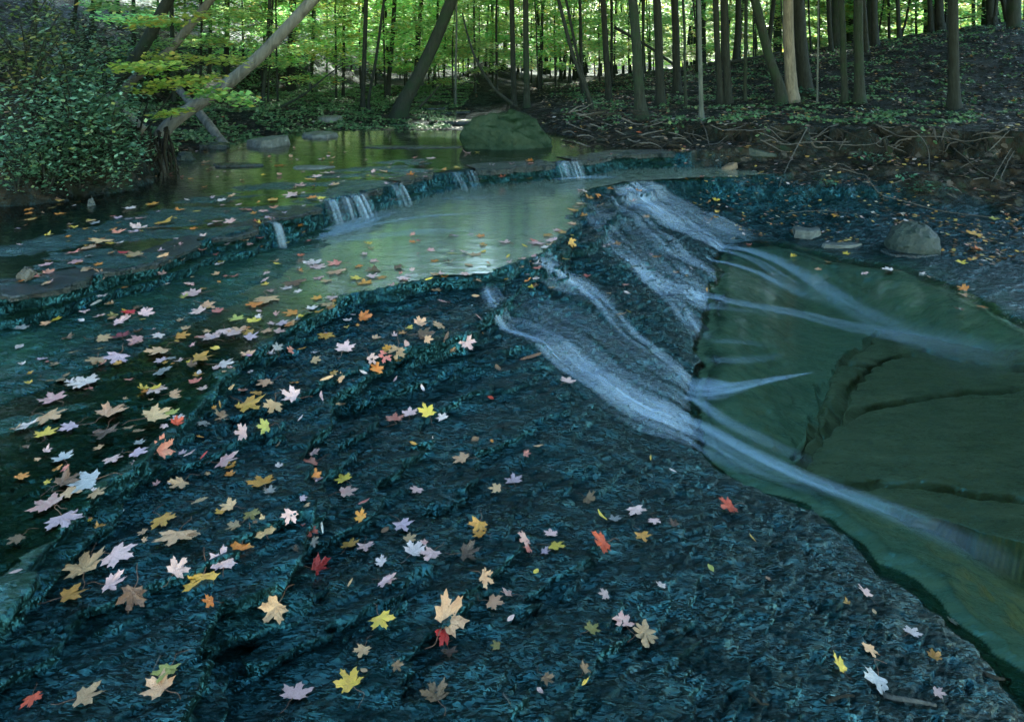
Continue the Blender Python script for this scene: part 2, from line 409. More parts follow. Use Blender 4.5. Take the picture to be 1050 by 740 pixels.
def mat_film():
    """thin white water running over rock: foam amount comes from the sheet itself"""
    s = NT('running white water')
    uv = s.n('ShaderNodeUVMap').outputs[0]
    st = s.n('ShaderNodeMapping', {'Vector': uv, 'Scale': (3.4, .7, 1)}).outputs[0]
    st2 = s.n('ShaderNodeMapping', {'Vector': uv, 'Scale': (8.0, 1.0, 1)}).outputs[0]
    n1 = s.noise(st, 1, 4, .6, .5); n2 = s.noise(st2, 1, 4, .6, .4)
    a = s.math('MULTIPLY', s.ramp(n1, ((.36, .03), (.72, 1))), s.ramp(n2, ((.3, .35), (.68, 1))))
    a = s.math('MULTIPLY', a, s.attr('foam'), True)
    d = s.n('ShaderNodeBsdfDiffuse', {'Color': (.42, .60, .78, 1)})
    return s.done(s.n('ShaderNodeMixShader', {0: a, 1: s.n('ShaderNodeBsdfTransparent').outputs[0], 2: d.outputs[0]}).outputs[0])

def mat_foam():
    s = NT('smooth foam current')
    uv = s.n('ShaderNodeUVMap').outputs[0]
    st = s.n('ShaderNodeMapping', {'Vector': uv, 'Scale': (5.0, .55, 1)}).outputs[0]
    n1 = s.noise(st, 1, 3, .5, .3)
    a = s.math('MULTIPLY', s.ramp(n1, ((.3, .12), (.7, 1))), s.attr('foam'), True)
    d = s.n('ShaderNodeBsdfDiffuse', {'Color': (.34, .54, .74, 1)})
    return s.done(s.n('ShaderNodeMixShader', {0: a, 1: s.n('ShaderNodeBsdfTransparent').outputs[0], 2: d.outputs[0]}).outputs[0])

def mat_leaf(name, c, c2, vein=None, trans=.15, rough=.38):
    """a fallen leaf: blade colour, blotches, paler veins, each leaf a little different"""
    s = NT(name)
    v = s.pos(); rnd = s.n('ShaderNodeObjectInfo').outputs['Random']
    off = s.n('ShaderNodeVectorMath', {0: v, 1: s.n('ShaderNodeCombineXYZ', {0: s.math('MULTIPLY', rnd, 40.), 1: s.math('MULTIPLY', rnd, 23.)}).outputs[0]}, operation='ADD').outputs[0]
    b = s.ramp(s.noise(off, 2.6, 4, .6), ((.42, 0), (.68, 1)))
    col = s.mix(b, c, c2)
    sp = s.ramp(s.noise(off, 16, 3, .6), ((.66, 0), (.74, 1)))
    col = s.mix(s.math('MULTIPLY', sp, .7), col, (.10, .055, .03))
    vn = s.ramp(s.attr('vein'), ((.86, 0), (.97, 1)))
    vc = vein or tuple(min(1, x * .55 + .02) for x in c)
    col = s.mix(s.math('MULTIPLY', vn, .6), col, vc)
    hsv = s.n('ShaderNodeHueSaturation', {'Hue': s.math('ADD', .487, s.math('MULTIPLY', rnd, .026)), 'Saturation': 1.0, 'Value': s.math('ADD', .74, s.math('MULTIPLY', s.math('FRACT', s.math('MULTIPLY', rnd, 7.3)), .42)), 'Color': col}).outputs[0]
    nb = s.bump(s.math('ADD', s.noise(v, 12, 3), s.math('MULTIPLY', vn, -.6)), .4, .06)
    p = s.n('ShaderNodeBsdfPrincipled', {'Base Color': hsv, 'Roughness': rough, 'Specular IOR Level': .5, 'Normal': nb})
    return s.done(p.outputs[0])

def mat_foliage(name, stops, trans=.35, rough=.45):
    s = NT(name)
    c = s.ramp(s.attr('rnd'), stops)
    rnd = s.n('ShaderNodeObjectInfo').outputs['Random']
    c = s.n('ShaderNodeHueSaturation', {'Hue': s.math('ADD', .48, s.math('MULTIPLY', rnd, .04)), 'Value': s.math('ADD', .8, s.math('MULTIPLY', rnd, .4)), 'Color': c}).outputs[0]
    p = s.n('ShaderNodeBsdfPrincipled', {'Base Color': c, 'Roughness': rough, 'Specular IOR Level': .3})
    t = s.n('ShaderNodeBsdfTranslucent', {'Color': c})
    return s.done(s.n('ShaderNodeMixShader', {0: trans, 1: p.outputs[0], 2: t.outputs[0]}).outputs[0])

def mat_bark(name, a, b, moss=None, scale=6):
    s = NT(name)
    v = s.pos(scale=(1, 1, .22)); n1 = s.noise(v, scale * 4, 6, .65, .6); n2 = s.noise(s.pos(), 1.4, 4)
    c = s.mix(s.ramp(n1, ((.32, 0), (.7, 1))), a, b)
    c = s.mix(s.ramp(n2, ((.45, 0), (.7, .6))), c, tuple(x * .55 for x in b))
    if moss: c = s.mix(s.ramp(s.noise(s.pos(), 3.2, 5), ((.45, 0), (.62, .8))), c, moss)
    return s.done(s.n('ShaderNodeBsdfPrincipled', {'Base Color': c, 'Roughness': .85, 'Specular IOR Level': .2, 'Normal': s.bump(n1, .9, .03)}).outputs[0])

def mat_stone(name, a, b, top=None, rough=.5, scale=5, spec=.4):
    s = NT(name)
    v = s.pos(); n1 = s.noise(v, scale, 7, .65); n2 = s.noise(v, scale * 6, 5, .6)
    c = s.mix(s.ramp(n1, ((.35, 0), (.65, 1))), a, b)
    if top:
        nz = s.n('ShaderNodeSeparateXYZ', {0: s.n('ShaderNodeNewGeometry').outputs['Normal']}).outputs[2]
        m = s.math('MULTIPLY', s.ramp(nz, ((.35, 0), (.8, 1))), s.ramp(s.noise(v, 4, 5), ((.3, .2), (.6, 1))))
        c = s.mix(m, c, top)
    h = s.math('ADD', n1, s.math('MULTIPLY', n2, .3))
    return s.done(s.n('ShaderNodeBsdfPrincipled', {'Base Color': c, 'Roughness': rough, 'Specular IOR Level': spec, 'Normal': s.bump(h, .8, .06)}).outputs[0])

M = {}
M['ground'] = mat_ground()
M['water_up'] = mat_water('clear dark pool water', (.60, .72, .60), .13, .05, (1, 2.2, 1))
M['water_mid'] = mat_water('smooth milky run', (.74, .84, .72), .13, .07, (.7, 1.6, 1), .38, (.24, .34, .27))
M['water_low'] = mat_water('plunge pool water', (.68, .84, .76), .11, .035, (1, 2.0, 1))
M['film'] = mat_film(); M['foam'] = mat_foam()
M['far_leaf'] = mat_foliage('sunlit far foliage', ((0, (.07, .20, .05)), (.4, (.15, .34, .08)), (.75, (.27, .45, .10)), (.93, (.40, .46, .12)), (1, (.46, .30, .06))), .55)
M['mid_leaf'] = mat_foliage('understory leaves', ((0, (.15, .40, .15)), (.4, (.28, .60, .21)), (.8, (.46, .72, .26)), (.95, (.62, .64, .2)), (1, (.6, .34, .06))), .6)
M['yel_leaf'] = mat_foliage('yellow green maple spray', ((0, (.14, .30, .06)), (.5, (.30, .45, .09)), (.88, (.48, .54, .12)), (1, (.52, .38, .08))), .5)
M['shrub'] = mat_foliage('blue green shrub leaves', ((0, (.014, .045, .025)), (.4, (.045, .125, .07)), (.75, (.10, .24, .14)), (.95, (.2, .36, .25)), (1, (.32, .38, .10))), .3, .3)
M['crown'] = mat_foliage('tree crown leaves', ((0, (.03, .08, .02)), (.6, (.07, .14, .03)), (1, (.22, .24, .05))), .4)
M['herb'] = mat_foliage('low herb leaves', ((0, (.03, .09, .04)), (.6, (.08, .19, .09)), (1, (.18, .28, .14))), .35)
M['bark_dark'] = mat_bark('dark furrowed bark', (.004, .008, .007), (.017, .026, .022))
M['bark_mid'] = mat_bark('grey green bark', (.005, .010, .008), (.022, .033, .027), (.008, .025, .012))
M['bark_pale'] = mat_bark('smooth pale bark', (.025, .04, .038), (.085, .11, .10), None, 4)
M['log'] = mat_bark('weathered leaning trunk', (.035, .042, .038), (.13, .145, .13), None, 3)
M['dead'] = mat_bark('bare dead wood', (.06, .065, .055), (.17, .17, .14), None, 5)
M['twig'] = mat_bark('grey twig bark', (.04, .046, .044), (.105, .115, .11), None, 8)
M['root'] = mat_bark('damp root bark', (.007, .009, .007), (.026, .028, .022), None, 8)
M['boulder'] = mat_stone('mossy sandstone boulder', (.006, .020, .011), (.026, .050, .032), (.004, .018, .005), .8, 4, .12)
M['cobble'] = mat_stone('grey green boulder', (.006, .019, .016), (.020, .040, .034), None, .5, 6)
M['slab'] = mat_stone('pale flat stone', (.035, .05, .05), (.12, .15, .145), None, .45, 9)
M['tan_slab'] = mat_stone('tan flat stone', (.08, .065, .045), (.15, .12, .08), None, .6, 6)
M['ledge'] = mat_stone('wet dark shale', (.002, .008, .010), (.010, .028, .032), None, .25, 9)
PAL = {  # albedo, blotch colour
    'white': ((.66, .55, .54), (.52, .42, .42)), 'palepink': ((.66, .43, .42), (.52, .34, .32)), 'lavender': ((.52, .38, .45), (.40, .28, .34)),
    'pink': ((.56, .27, .27), (.58, .40, .36)), 'magenta': ((.50, .20, .36), (.45, .25, .40)), 'red': ((.46, .045, .025), (.36, .03, .02)), 'redpink': ((.52, .15, .12), (.56, .26, .20)), 'orange': ((.56, .19, .03), (.48, .25, .06)),
    'peach': ((.58, .35, .20), (.52, .28, .15)), 'tan': ((.40, .26, .15), (.30, .18, .10)), 'gold': ((.50, .27, .05), (.42, .20, .05)), 'yellow': ((.62, .46, .06), (.58, .38, .08)),
    'yellowgreen': ((.42, .42, .10), (.36, .34, .10)), 'olive': ((.17, .16, .05), (.22, .17, .05)), 'brown': ((.17, .10, .055), (.11, .065, .04)), 'darkbrown': ((.055, .035, .025), (.09, .05, .035)),
    'grey': ((.24, .25, .26), (.15, .15, .15)), 'silver': ((.50, .50, .53), (.36, .40, .42)), 'maroon': ((.12, .015, .018), (.2, .03, .03))}
for k, (a, b) in PAL.items(): M['leaf_' + k] = mat_leaf(k + ' fallen leaf', a, b)
M['stem'] = mat_stone('leaf stalk', (.16, .07, .05), (.22, .12, .08), None, .5, 9)
# ------------------------------------------------------------------ sky, sun, camera
w = bpy.data.worlds.new("World"); S.world = w; w.use_nodes = True
nt = w.node_tree; bg = nt.nodes['Background']
SUN_EL, SUN_AZ = 42, 10                     # from beyond the wood, a little right
sky = nt.nodes.new('ShaderNodeTexSky'); sky.sky_type = 'NISHITA'; sky.sun_disc = False
sky.sun_elevation = math.radians(SUN_EL); sky.sun_rotation = math.radians(SUN_AZ)
sky.air_density = 1.6; sky.dust_density = .2; sky.ozone_density = 1.2
cast_ = nt.nodes.new('ShaderNodeMix'); cast_.data_type = 'RGBA'; cast_.blend_type = 'MULTIPLY'; cast_.inputs[0].default_value = 1
nt.links.new(sky.outputs[0], cast_.inputs[6]); cast_.inputs[7].default_value = (.93, 1.0, 1.0, 1)     # the film's cool cast
nt.links.new(cast_.outputs[2], bg.inputs[0]); bg.inputs[1].default_value = 0.13
sl = bpy.data.lights.new('sun', 'SUN'); sl.energy = 5.0; sl.angle = math.radians(5); sl.color = (1, .99, .84)
so = bpy.data.objects.new('sun', sl); COL.objects.link(so)
el, az = math.radians(SUN_EL), math.radians(SUN_AZ)
d = Vector((math.sin(az) * math.cos(el), math.cos(az) * math.cos(el), math.sin(el)))
so.rotation_euler = (-d).to_track_quat('-Z', 'Y').to_euler()
cam = bpy.data.cameras.new('camera'); co = bpy.data.objects.new('camera', cam); COL.objects.link(co); S.camera = co
cam.sensor_fit = 'HORIZONTAL'; cam.sensor_width = 36; cam.lens = F / 1050 * 36
cam.shift_y = -(370 - HY) / 1050; cam.clip_start = .05; cam.clip_end = 2000
co.location = (0, 0, EYE); co.rotation_euler = (math.radians(90), 0, 0)
S.view_settings.view_transform = 'Standard'; S.view_settings.look = 'None'
S.view_settings.exposure = 3.45; S.view_settings.gamma = 1
S.cycles.max_bounces = 7; S.cycles.transparent_max_bounces = 16; S.cycles.use_denoising = True
S.cycles.sample_clamp_indirect = 4

# ------------------------------------------------------------------ the ground: one sheet from the camera's feet to the far hills
def warp_axis(n, m):
    t = np.linspace(-1, 1, n); return m * (0.62 * t + 0.38 * t ** 5)
c0 = 1.2
uu = warp_axis(1150, 1.75)
fy = np.concatenate([np.exp(np.linspace(math.log(0.5 + c0), math.log(10.5 + c0), 860)), np.exp(np.linspace(math.log(10.5 + c0), math.log(260), 250))[1:]]) - c0
GX = uu[None, :] * (fy[:, None] + c0); GY = np.repeat(fy[:, None], len(uu), 1)
H, BK, AL, INS = field(GX, GY)
UP = sstep(.05, -.1, sdist(GX + .07 * fbm(GX * 2.2, GY * 2.2, 3, 4, .55), GY + .07 * fbm(GX * 2.2, GY * 2.2, 41, 4, .55), L1)) * (1 - INS); AL = np.where(H < Z_LOW, np.maximum(AL, sstep(Z_LOW + .005, Z_LOW - .02, H)), AL * np.where(INS, 0, 1)) * (1 - BK)
nr, nc = GX.shape
SLM = inpoly(GX, GY, SLAB)
idx = np.arange(nr * nc).reshape(nr, nc)
# layered rock is undercut: what stands above its surroundings leans out downhill
def blur(a, k):
    w = np.ones(2 * k + 1) / (2 * k + 1)
    for ax in (0, 1):
        p = np.pad(a, [(k, k) if q == ax else (0, 0) for q in (0, 1)], 'edge'); c = np.cumsum(np.insert(p, 0, 0, axis=ax), axis=ax)
        a = (np.take(c, range(2 * k + 1, c.shape[ax]), axis=ax) - np.take(c, range(0, c.shape[ax] - 2 * k - 1), axis=ax)) / (2 * k + 1)
    return a
HB = blur(H, 5); HB2 = blur(H, 8)
gr_, gc_ = np.gradient(HB2); gyr = gr_ / np.gradient(fy)[:, None]; gxc = gc_ / np.gradient(GX, axis=1)
gyr = gyr - gxc * np.gradient(GX, axis=0) / np.gradient(fy)[:, None]
gl_ = np.hypot(gxc, gyr) + .12
sh = np.clip((H - HB) * 1.5, -.03, .03) * (1 - BK) * sstep(9, 6, GY)
GX = GX - gxc / gl_ * sh; GY = GY - gyr / gl_ * sh
fc = np.stack([idx[:-1, :-1], idx[:-1, 1:], idx[1:, 1:], idx[1:, :-1]], -1).reshape(-1, 4)
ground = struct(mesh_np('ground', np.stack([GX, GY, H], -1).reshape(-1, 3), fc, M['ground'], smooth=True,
                        attrs={'bank': ('POINT', BK), 'algae': ('POINT', AL), 'upper': ('POINT', UP), 'slab': ('POINT', SLM.astype(float)), 'depth_shade': ('POINT', sstep(Z_LOW - .32, Z_LOW - .62, H)), 'sub': ('POINT', INS * sstep(Z_LOW + .01, Z_LOW - .025, H))}))

# ------------------------------------------------------------------ still water: three sheets, each clipped to its own basin
def water_sheet(name, z, test, xr, yr, step, mat, foam=None, milk=None):
    xs = np.arange(xr[0], xr[1], step); ys = np.arange(yr[0], yr[1], step)
    X, Y = np.meshgrid(xs, ys); keep = test(X, Y)
    ix = np.arange(X.size).reshape(X.shape)
    q = keep[:-1, :-1] & keep[1:, 1:] & keep[:-1, 1:] & keep[1:, :-1]
    f = np.stack([ix[:-1, :-1][q], ix[:-1, 1:][q], ix[1:, 1:][q], ix[1:, :-1][q]], -1)
    us, inv = np.unique(f, return_inverse=True)
    v = np.stack([X.ravel()[us], Y.ravel()[us], np.full(len(us), z)], -1)
    fo = np.zeros(len(us)) if foam is None else foam(v[:, 0], v[:, 1])
    return struct(mesh_np(name, v, inv.reshape(-1, 4), mat, attrs={'foam': ('POINT', fo), 'milk': ('POINT', np.ones(len(us)) if milk is None else milk(v[:, 0], v[:, 1]))}))
def wl(X, Y):
    wx = X + 0.07 * fbm(X * 2.2, Y * 2.2, 3, 4, .55); wy = Y + 0.07 * fbm(X * 2.2, Y * 2.2, 41, 4, .55)
    return sdist(wx, wy, L1), sdist(wx, wy, L2), inpoly(wx, wy, POOL), sdist(wx, wy, POOL + POOL[:1])
water_sheet('water', Z_UP, lambda X, Y: (wl(X, Y)[0] < -0.015) & (Y < 12.4), (-12, 4), (1.5, 12.5), .035, M['water_up'])
water_sheet('water', Z_MID, lambda X, Y: (wl(X, Y)[0] > .03) & (wl(X, Y)[1] < -.0), (-5, 4), (.3, 10), .03, M['water_mid'],
            None, lambda x, y: sstep(3.4, 5.6, y))
water_sheet('water', Z_LOW, lambda X, Y: wl(X, Y)[2] | (np.abs(wl(X, Y)[3]) < .12), (.8, 7.2), (.2, 8.5), .035, M['water_low'])

# ------------------------------------------------------------------ overhanging slabs along the upper ledge
def slab_strip(a, b, over, thick, back, seed, z=0.012, PL=None, follow=False):
    """a run of bedded slabs along L1 between fractions a and b, jutting out over the drop"""
    P = np.array(PL or L1); seg = np.hypot(*(P[1:] - P[:-1]).T); cum = np.concatenate([[0], np.cumsum(seg)])
    n = max(8, int((b - a) / .018)); t = np.linspace(a, b, n)
    x = np.interp(t, cum, P[:, 0]); y = np.interp(t, cum, P[:, 1])
    tx, ty = np.gradient(x), np.gradient(y); l = np.hypot(tx, ty); nx, ny = ty / l, -tx / l
    r = fbm(t * 1.7, t * 0 + seed, seed, 3) * .09 + .05 * (np.floor(t * 3.1 + noise(t * .8, t * 0, seed)) % 2) + .02 * noise(t * 14, t * 0 + 3, seed)
    o = over + r - .09 * (1 - sstep(a, a + .12, t) * sstep(b, b - .12, t))
    zt = z + .014 * noise(t * 1.3, t * 0 + 9, seed) + .006 * noise(t * 9, t * 0 + 4, seed)
    if follow:
        zt = np.convolve(np.pad(Hs(x - nx * .07, y - ny * .07), 4, 'edge'), np.ones(9) / 9, 'valid') + z + .006 * noise(t * 6, t * 0 + 4, seed)
    th = thick * (.8 + .5 * noise(t * 1.9, t * 0 + 2, seed))
    rows = [(-back, zt - .05), (-back * .5, zt - .004), (-.05 + o * 0, zt), (o - .012, zt), (o, zt - .008), (o - .004, zt - th * .45), (o - .022, zt - th * .5), (o - .012, zt - th * .95), (o - .05, zt - th), (-.10, zt - th - .02)]
    v = []; 
    for off, zz in rows: v.append(np.stack([x + nx * off, y + ny * off, zz + x * 0], -1))
    v = np.array(v); m = len(rows); ix = np.arange(m * n).reshape(m, n)
    f = np.stack([ix[:-1, :-1], ix[1:, :-1], ix[1:, 1:], ix[:-1, 1:]], -1).reshape(-1, 4)
    return struct(mesh_np('rock_ledge', v.reshape(-1, 3), f, M['ledge'], smooth=False))
P = np.array(L1); cumL = np.concatenate([[0], np.cumsum(np.hypot(*(P[1:] - P[:-1]).T))])
def along(px, py):
    q = np.array(pt(px, py, 0)); best = (9, 0)
    for i in range(len(P) - 1):
        e = P[i + 1] - P[i]; t = np.clip(np.dot(q - P[i], e) / np.dot(e, e), 0, 1); dd = np.linalg.norm(P[i] + t * e - q)
        best = min(best, (dd, cumL[i] + t * np.linalg.norm(e)))
    return best[1]
for k, (p0, p1, ov, th, bk) in enumerate((((-60, 330), (97, 284), .06, .055, .5), ((97, 284), (214, 246), .05, .05, .4), ((217, 246), (318, 212), .05, .05, .4), ((362, 200), (392, 192), .07, .07, .3),
                                          ((412, 188), (452, 178), .05, .06, .4), ((486, 173), (566, 167), .16, .09, .5), ((590, 165), (690, 156), .10, .08, .6))):
    slab_strip(along(*p0), along(*p1), ov, th, bk, 300 + k)

# ------------------------------------------------------------------ running water
def ribbon(name, pxs, half, mat, zfun, foam=1.0, fade=(.12, .3), m=21, n=90, px=True, edge=1.0, wide=1.0):
    """a sheet of water following a course; half = half width in metres at each course point"""
    pts = pxs
    c = curve([(a, b, 0) for a, b in pts], n)
    x = np.array([p.x for p in c]); y = np.array([p.y for p in c])
    half = [q * wide for q in half]
    hw = np.interp(np.linspace(0, 1, n + 1), np.linspace(0, 1, len(half)), half)
    tx, ty = np.gradient(x), np.gradient(y); l = np.hypot(tx, ty) + 1e-9; nx, ny = -ty / l, tx / l
    u = np.linspace(-1, 1, m)
    X = x[:, None] + nx[:, None] * hw[:, None] * u; Y = y[:, None] + ny[:, None] * hw[:, None] * u
    Z = zfun(X, Y)
    t = np.linspace(0, 1, n + 1)
    fo = foam * np.clip(t / fade[0], 0, 1)[:, None] * np.clip((1 - t) / fade[1], 0, 1)[:, None] ** .8 * (1 - np.abs(u[None, :]) ** 2) ** edge * (.85 + .15 * np.sin(u * 5 + t[:, None] * 4 + n))
    ix = np.arange((n + 1) * m).reshape(n + 1, m)
    f = np.stack([ix[:-1, :-1], ix[:-1, 1:], ix[1:, 1:], ix[1:, :-1]], -1).reshape(-1, 4)
    o = mesh_np(name, np.stack([X, Y, Z], -1).reshape(-1, 3), f, mat, attrs={'foam': ('POINT', fo)})
    lay = o.data.uv_layers.new(name='UVMap')
    s = np.concatenate([[0], np.cumsum(np.hypot(np.diff(x), np.diff(y)))])
    UV = np.stack([np.repeat((u[None, :] * hw[:, None]), 1, 0) * 3.2 + random.uniform(0, 30), np.repeat(s[:, None], m, 1)], -1).reshape(-1, 2)
    lay.data.foreach_set('uv', UV[f.ravel()].astype(np.float32).ravel())
    return struct(o)
over = lambda dz: (lambda X, Y: np.maximum(Hs(X, Y), np.where(inpoly(X, Y, POOL), Z_LOW, -9)) + dz)
def silk(X, Y):
    z = 0
    for a, b in ((0, 0), (.05, 0), (-.05, 0), (0, .05), (0, -.05), (.035, .035), (-.035, .035), (.035, -.035), (-.035, -.035)): z = z + Hs(X + a, Y + b)
    z = z / 9; return np.maximum(np.maximum(z, Hs(X, Y) - .004) + .010, np.where(inpoly(X, Y, POOL), Z_LOW + .004, -9))
def px_course(pxy, water=True): return [tuple(p[:2]) for p in cast([a for a, b in pxy], [b for a, b in pxy], water)]
for course, half, fo, fd in (
        (((500, 293), (512, 318), (545, 345), (600, 385), (660, 420), (716, 447)), (.05, .07, .12, .16, .17, .16), .8, (.05, .12)),
        (((560, 345), (620, 392), (668, 422), (716, 440)), (.05, .06, .07, .05), .7, (.2, .2)),
        (((572, 278), (602, 300), (640, 338), (690, 378), (720, 398)), (.05, .07, .07, .08, .10), .75, (.08, .06)),
        (((545, 268), (575, 283), (600, 297), (630, 318)), (.10, .16, .14, .10), .6, (.1, .3)),
        (((604, 222), (622, 245), (655, 275), (695, 300), (730, 310)), (.05, .09, .12, .13, .12), .85, (.06, .05)),
        (((640, 262), (668, 290), (700, 320), (722, 350)), (.06, .09, .1, .1), .4, (.2, .2)),
        (((640, 190), (665, 208), (700, 232), (748, 256)), (.22, .3, .26, .12), .75, (.08, .06)),
        (((655, 190), (700, 212), (740, 232), (775, 246)), (.1, .16, .14, .1), .5, (.1, .3)),
        (((622, 200), (650, 222), (690, 255), (742, 285)), (.08, .14, .16, .12), .6, (.1, .15)),
        (((530, 300), (590, 340), (650, 385), (717, 425)), (.14, .26, .3, .26), .24, (.15, .1)), (((605, 205), (650, 250), (690, 285), (735, 300)), (.15, .28, .28, .24), .26, (.15, .1)), (((650, 195), (690, 220), (725, 240), (760, 252)), (.2, .35, .35, .2), .24, (.15, .15))):
    ribbon('running_water', px_course(course), half, M['film'], silk, min(1, fo * 1.35), fd, wide=1.4)
# little falls over the upper ledge: each leaves the lip, drops and spreads on the shelf below
def fall(px0, py0, width, drop, foam, reach=.14, seed=0):
    width *= .78; foam *= .75
    x, y = pt(px0, py0, 0.0); i = along(px0, py0)
    xa, ya = np.interp(i - .05, cumL, P[:, 0]), np.interp(i - .05, cumL, P[:, 1]); xb, yb = np.interp(i + .05, cumL, P[:, 0]), np.interp(i + .05, cumL, P[:, 1])
    d = Vector((xb - xa, yb - ya, 0)).normalized(); nrm = Vector((d.y, -d.x, 0))
    n, m = 26, 25; v = []; fo = []; uv = []
    for a in range(n + 1):
        t = a / n
        off = -.16 + .2 * min(1, t / .35) + reach * max(0, t - .35) / .65
        z = .012 if t < .3 else .012 - drop * ((t - .3) / .7) ** 1.5
        for b in range(m):
            u = b / (m - 1) * 2 - 1
            rg = .03 * math.sin(u * 9 + seed) + .015 * math.sin(u * 23 + seed)
            q = Vector((x, y, 0)) + nrm * (off + rg + .03) + d * u * width * (1 + .25 * t)
            v.append((q.x, q.y, z + .004 * math.sin(u * 31 + seed))); uv.append((u * width * 5 + seed, t * .8))
            fo.append(foam * min(1, max(0, t - .12) / .25) * (1 - abs(u) ** 3) * (.30 + .70 * (.5 + .5 * math.sin(u * 13 * width / .1 + seed * 3) * math.cos(u * 7 + seed))) * .8 * (1 if t < .85 else 1 - (t - .85) / .15 * .4))
    ix = np.arange((n + 1) * m).reshape(n + 1, m)
    f = np.stack([ix[:-1, :-1], ix[:-1, 1:], ix[1:, 1:], ix[1:, :-1]], -1).reshape(-1, 4)
    o = mesh_np('waterfall', v, f, M['film'], attrs={'foam': ('POINT', fo)})
    lay = o.data.uv_layers.new(name='UVMap'); lay.data.foreach_set('uv', np.array(uv)[f.ravel()].astype(np.float32).ravel())
    return struct(o)
for a in ((335, 206, .10, .22, 1.0, .12, 1), (349, 203, .07, .22, .7, .10, 2.4), (362, 200, .10, .22, 1.1, .15, 5.2), (402, 190, .11, .22, 1.0, .13, 3), (574, 166, .14, .21, 1.1, .15, 4), (586, 166, .10, .21, .8, .12, 7.7), (277, 229, .03, .22, .6, .08, 5), (464, 177, .10, .2, .6, .16, 6), (478, 175, .08, .2, .45, .12, 8.3)):
    fall(*a)
# foam at the foot of the falls
for course, half, fo in ((((300, 246), (330, 240), (372, 226), (410, 214)), (.12, .18, .18, .1), .55), (((560, 184), (590, 182), (640, 182)), (.1, .16, .1), .5), (((345, 242), (380, 231), (440, 222), (520, 217)), (.03, .05, .05, .03), .5),
                         (((320, 250), (370, 244), (430, 238), (500, 236)), (.06, .1, .1, .04), .22), (((440, 205), (480, 203), (540, 204)), (.04, .06, .04), .3)):
    ribbon('foam', [pt(a, b, Z_MID) for a, b in course], half, M['foam'], lambda X, Y: X * 0 + Z_MID + .004, fo, (.2, .3))
def blurH(X, Y): return (Hs(X, Y) + Hs(X + .02, Y) + Hs(X - .02, Y) + Hs(X, Y + .02) + Hs(X, Y - .02)) / 5 + .003
# currents of foam running out over the plunge pool
for k, (course, half, fo, fd) in enumerate((
        (((722, 244), (750, 254), (785, 262), (830, 285), (880, 318), (940, 345), (1050, 378)), (.07, .10, .10, .12, .15, .2), .80, (.04, .75)),
        (((726, 250), (745, 258), (775, 268), (815, 293), (850, 305)), (.05, .05, .05, .03), .7, (.05, .6)),
        (((722, 262), (742, 270), (775, 280), (815, 300), (850, 312)), (.04, .05, .05, .03), .8, (.05, .6)),
        (((760, 256), (800, 272), (835, 294), (870, 316)), (.03, .03, .03, .03), .6, (.05, .6)),
        (((708, 303), (726, 308), (752, 311), (815, 322), (880, 338), (960, 352), (1050, 372)), (.05, .06, .07, .09, .10, .12), 1.0, (.02, .8)),
        (((706, 312), (724, 318), (760, 319), (810, 326)), (.03, .03, .02), .5, (.1, .6)),
        (((725, 352), (760, 352), (800, 358)), (.03, .03, .02), .3, (.2, .6)), (((720, 374), (770, 370), (810, 365)), (.04, .04, .02), .35, (.2, .6)),
        (((706, 404), (720, 404), (745, 401), (790, 391), (838, 383)), (.07, .10, .035, .006), 1.0, (.03, .15)),
        (((704, 394), (720, 397), (740, 398), (765, 402)), (.05, .07, .02), .8, (.1, .3)),
        (((700, 408), (716, 419), (745, 434), (790, 458), (835, 480)), (.03, .045, .045, .03), .7, (.05, .7)),
        (((696, 428), (716, 439), (760, 462), (820, 490), (885, 516), (960, 548), (1050, 592)), (.04, .055, .06, .06, .06, .05), .95, (.03, .45)),
        (((698, 440), (716, 451), (750, 468), (800, 492), (850, 510)), (.03, .045, .04, .02), .8, (.04, .6)),
        (((698, 450), (716, 463), (745, 478), (790, 495)), (.03, .03, .02), .6, (.1, .6)))):
    half = list(half)
    if half[-1] > .015: half[-1] *= 2.2; half[-2] *= 1.35
    ribbon('foam', px_course(course), half, M['foam'], lambda X, Y, k=k: np.maximum(blurH(X, Y), Z_LOW) + .005 + .0006 * k, fo * .55, fd, edge=1.5, wide=1.35)

# ------------------------------------------------------------------ stones
def hull_rock(name, pts, mat, sub=3, amp=.02, freq=3, seed=0, smooth=True, bev=.05):
    bm = bmesh.new()
    for p in pts: bm.verts.new(p)
    r = bmesh.ops.convex_hull(bm, input=bm.verts)
    bmesh.ops.delete(bm, geom=[v for v in bm.verts if not v.link_faces], context='VERTS')
    bmesh.ops.bevel(bm, geom=list(bm.edges), offset=bev, segments=2, profile=.6, affect='EDGES')
    bmesh.ops.triangulate(bm, faces=bm.faces)
    for _ in range(sub):
        bmesh.ops.subdivide_edges(bm, edges=bm.edges, cuts=1, use_grid_fill=True)
        bmesh.ops.triangulate(bm, faces=[f for f in bm.faces if len(f.verts) > 4])
    bm.normal_update()
    co = np.array([v.co for v in bm.verts]); nn = np.array([v.normal for v in bm.verts])
    dsp = amp * (fbm(co[:, 0] * freq + seed, co[:, 1] * freq + co[:, 2] * freq * 1.3, seed, 4) + .5 * fbm(co[:, 2] * freq * 2, co[:, 0] * freq * 2 + seed, seed + 3, 3))
    for v, q, m, k in zip(bm.verts, co, nn, dsp): v.co = q + m * k
    me = bpy.data.meshes.new(name); bm.to_mesh(me); bm.free()
    for p in me.polygons: p.use_smooth = smooth
    me.materials.append(mat)
    o = bpy.data.objects.new(name, me); COL.objects.link(o); return o
def at_origin(o, p):
    o.data.transform(Matrix.Translation(-Vector(p))); o.location = p; return o

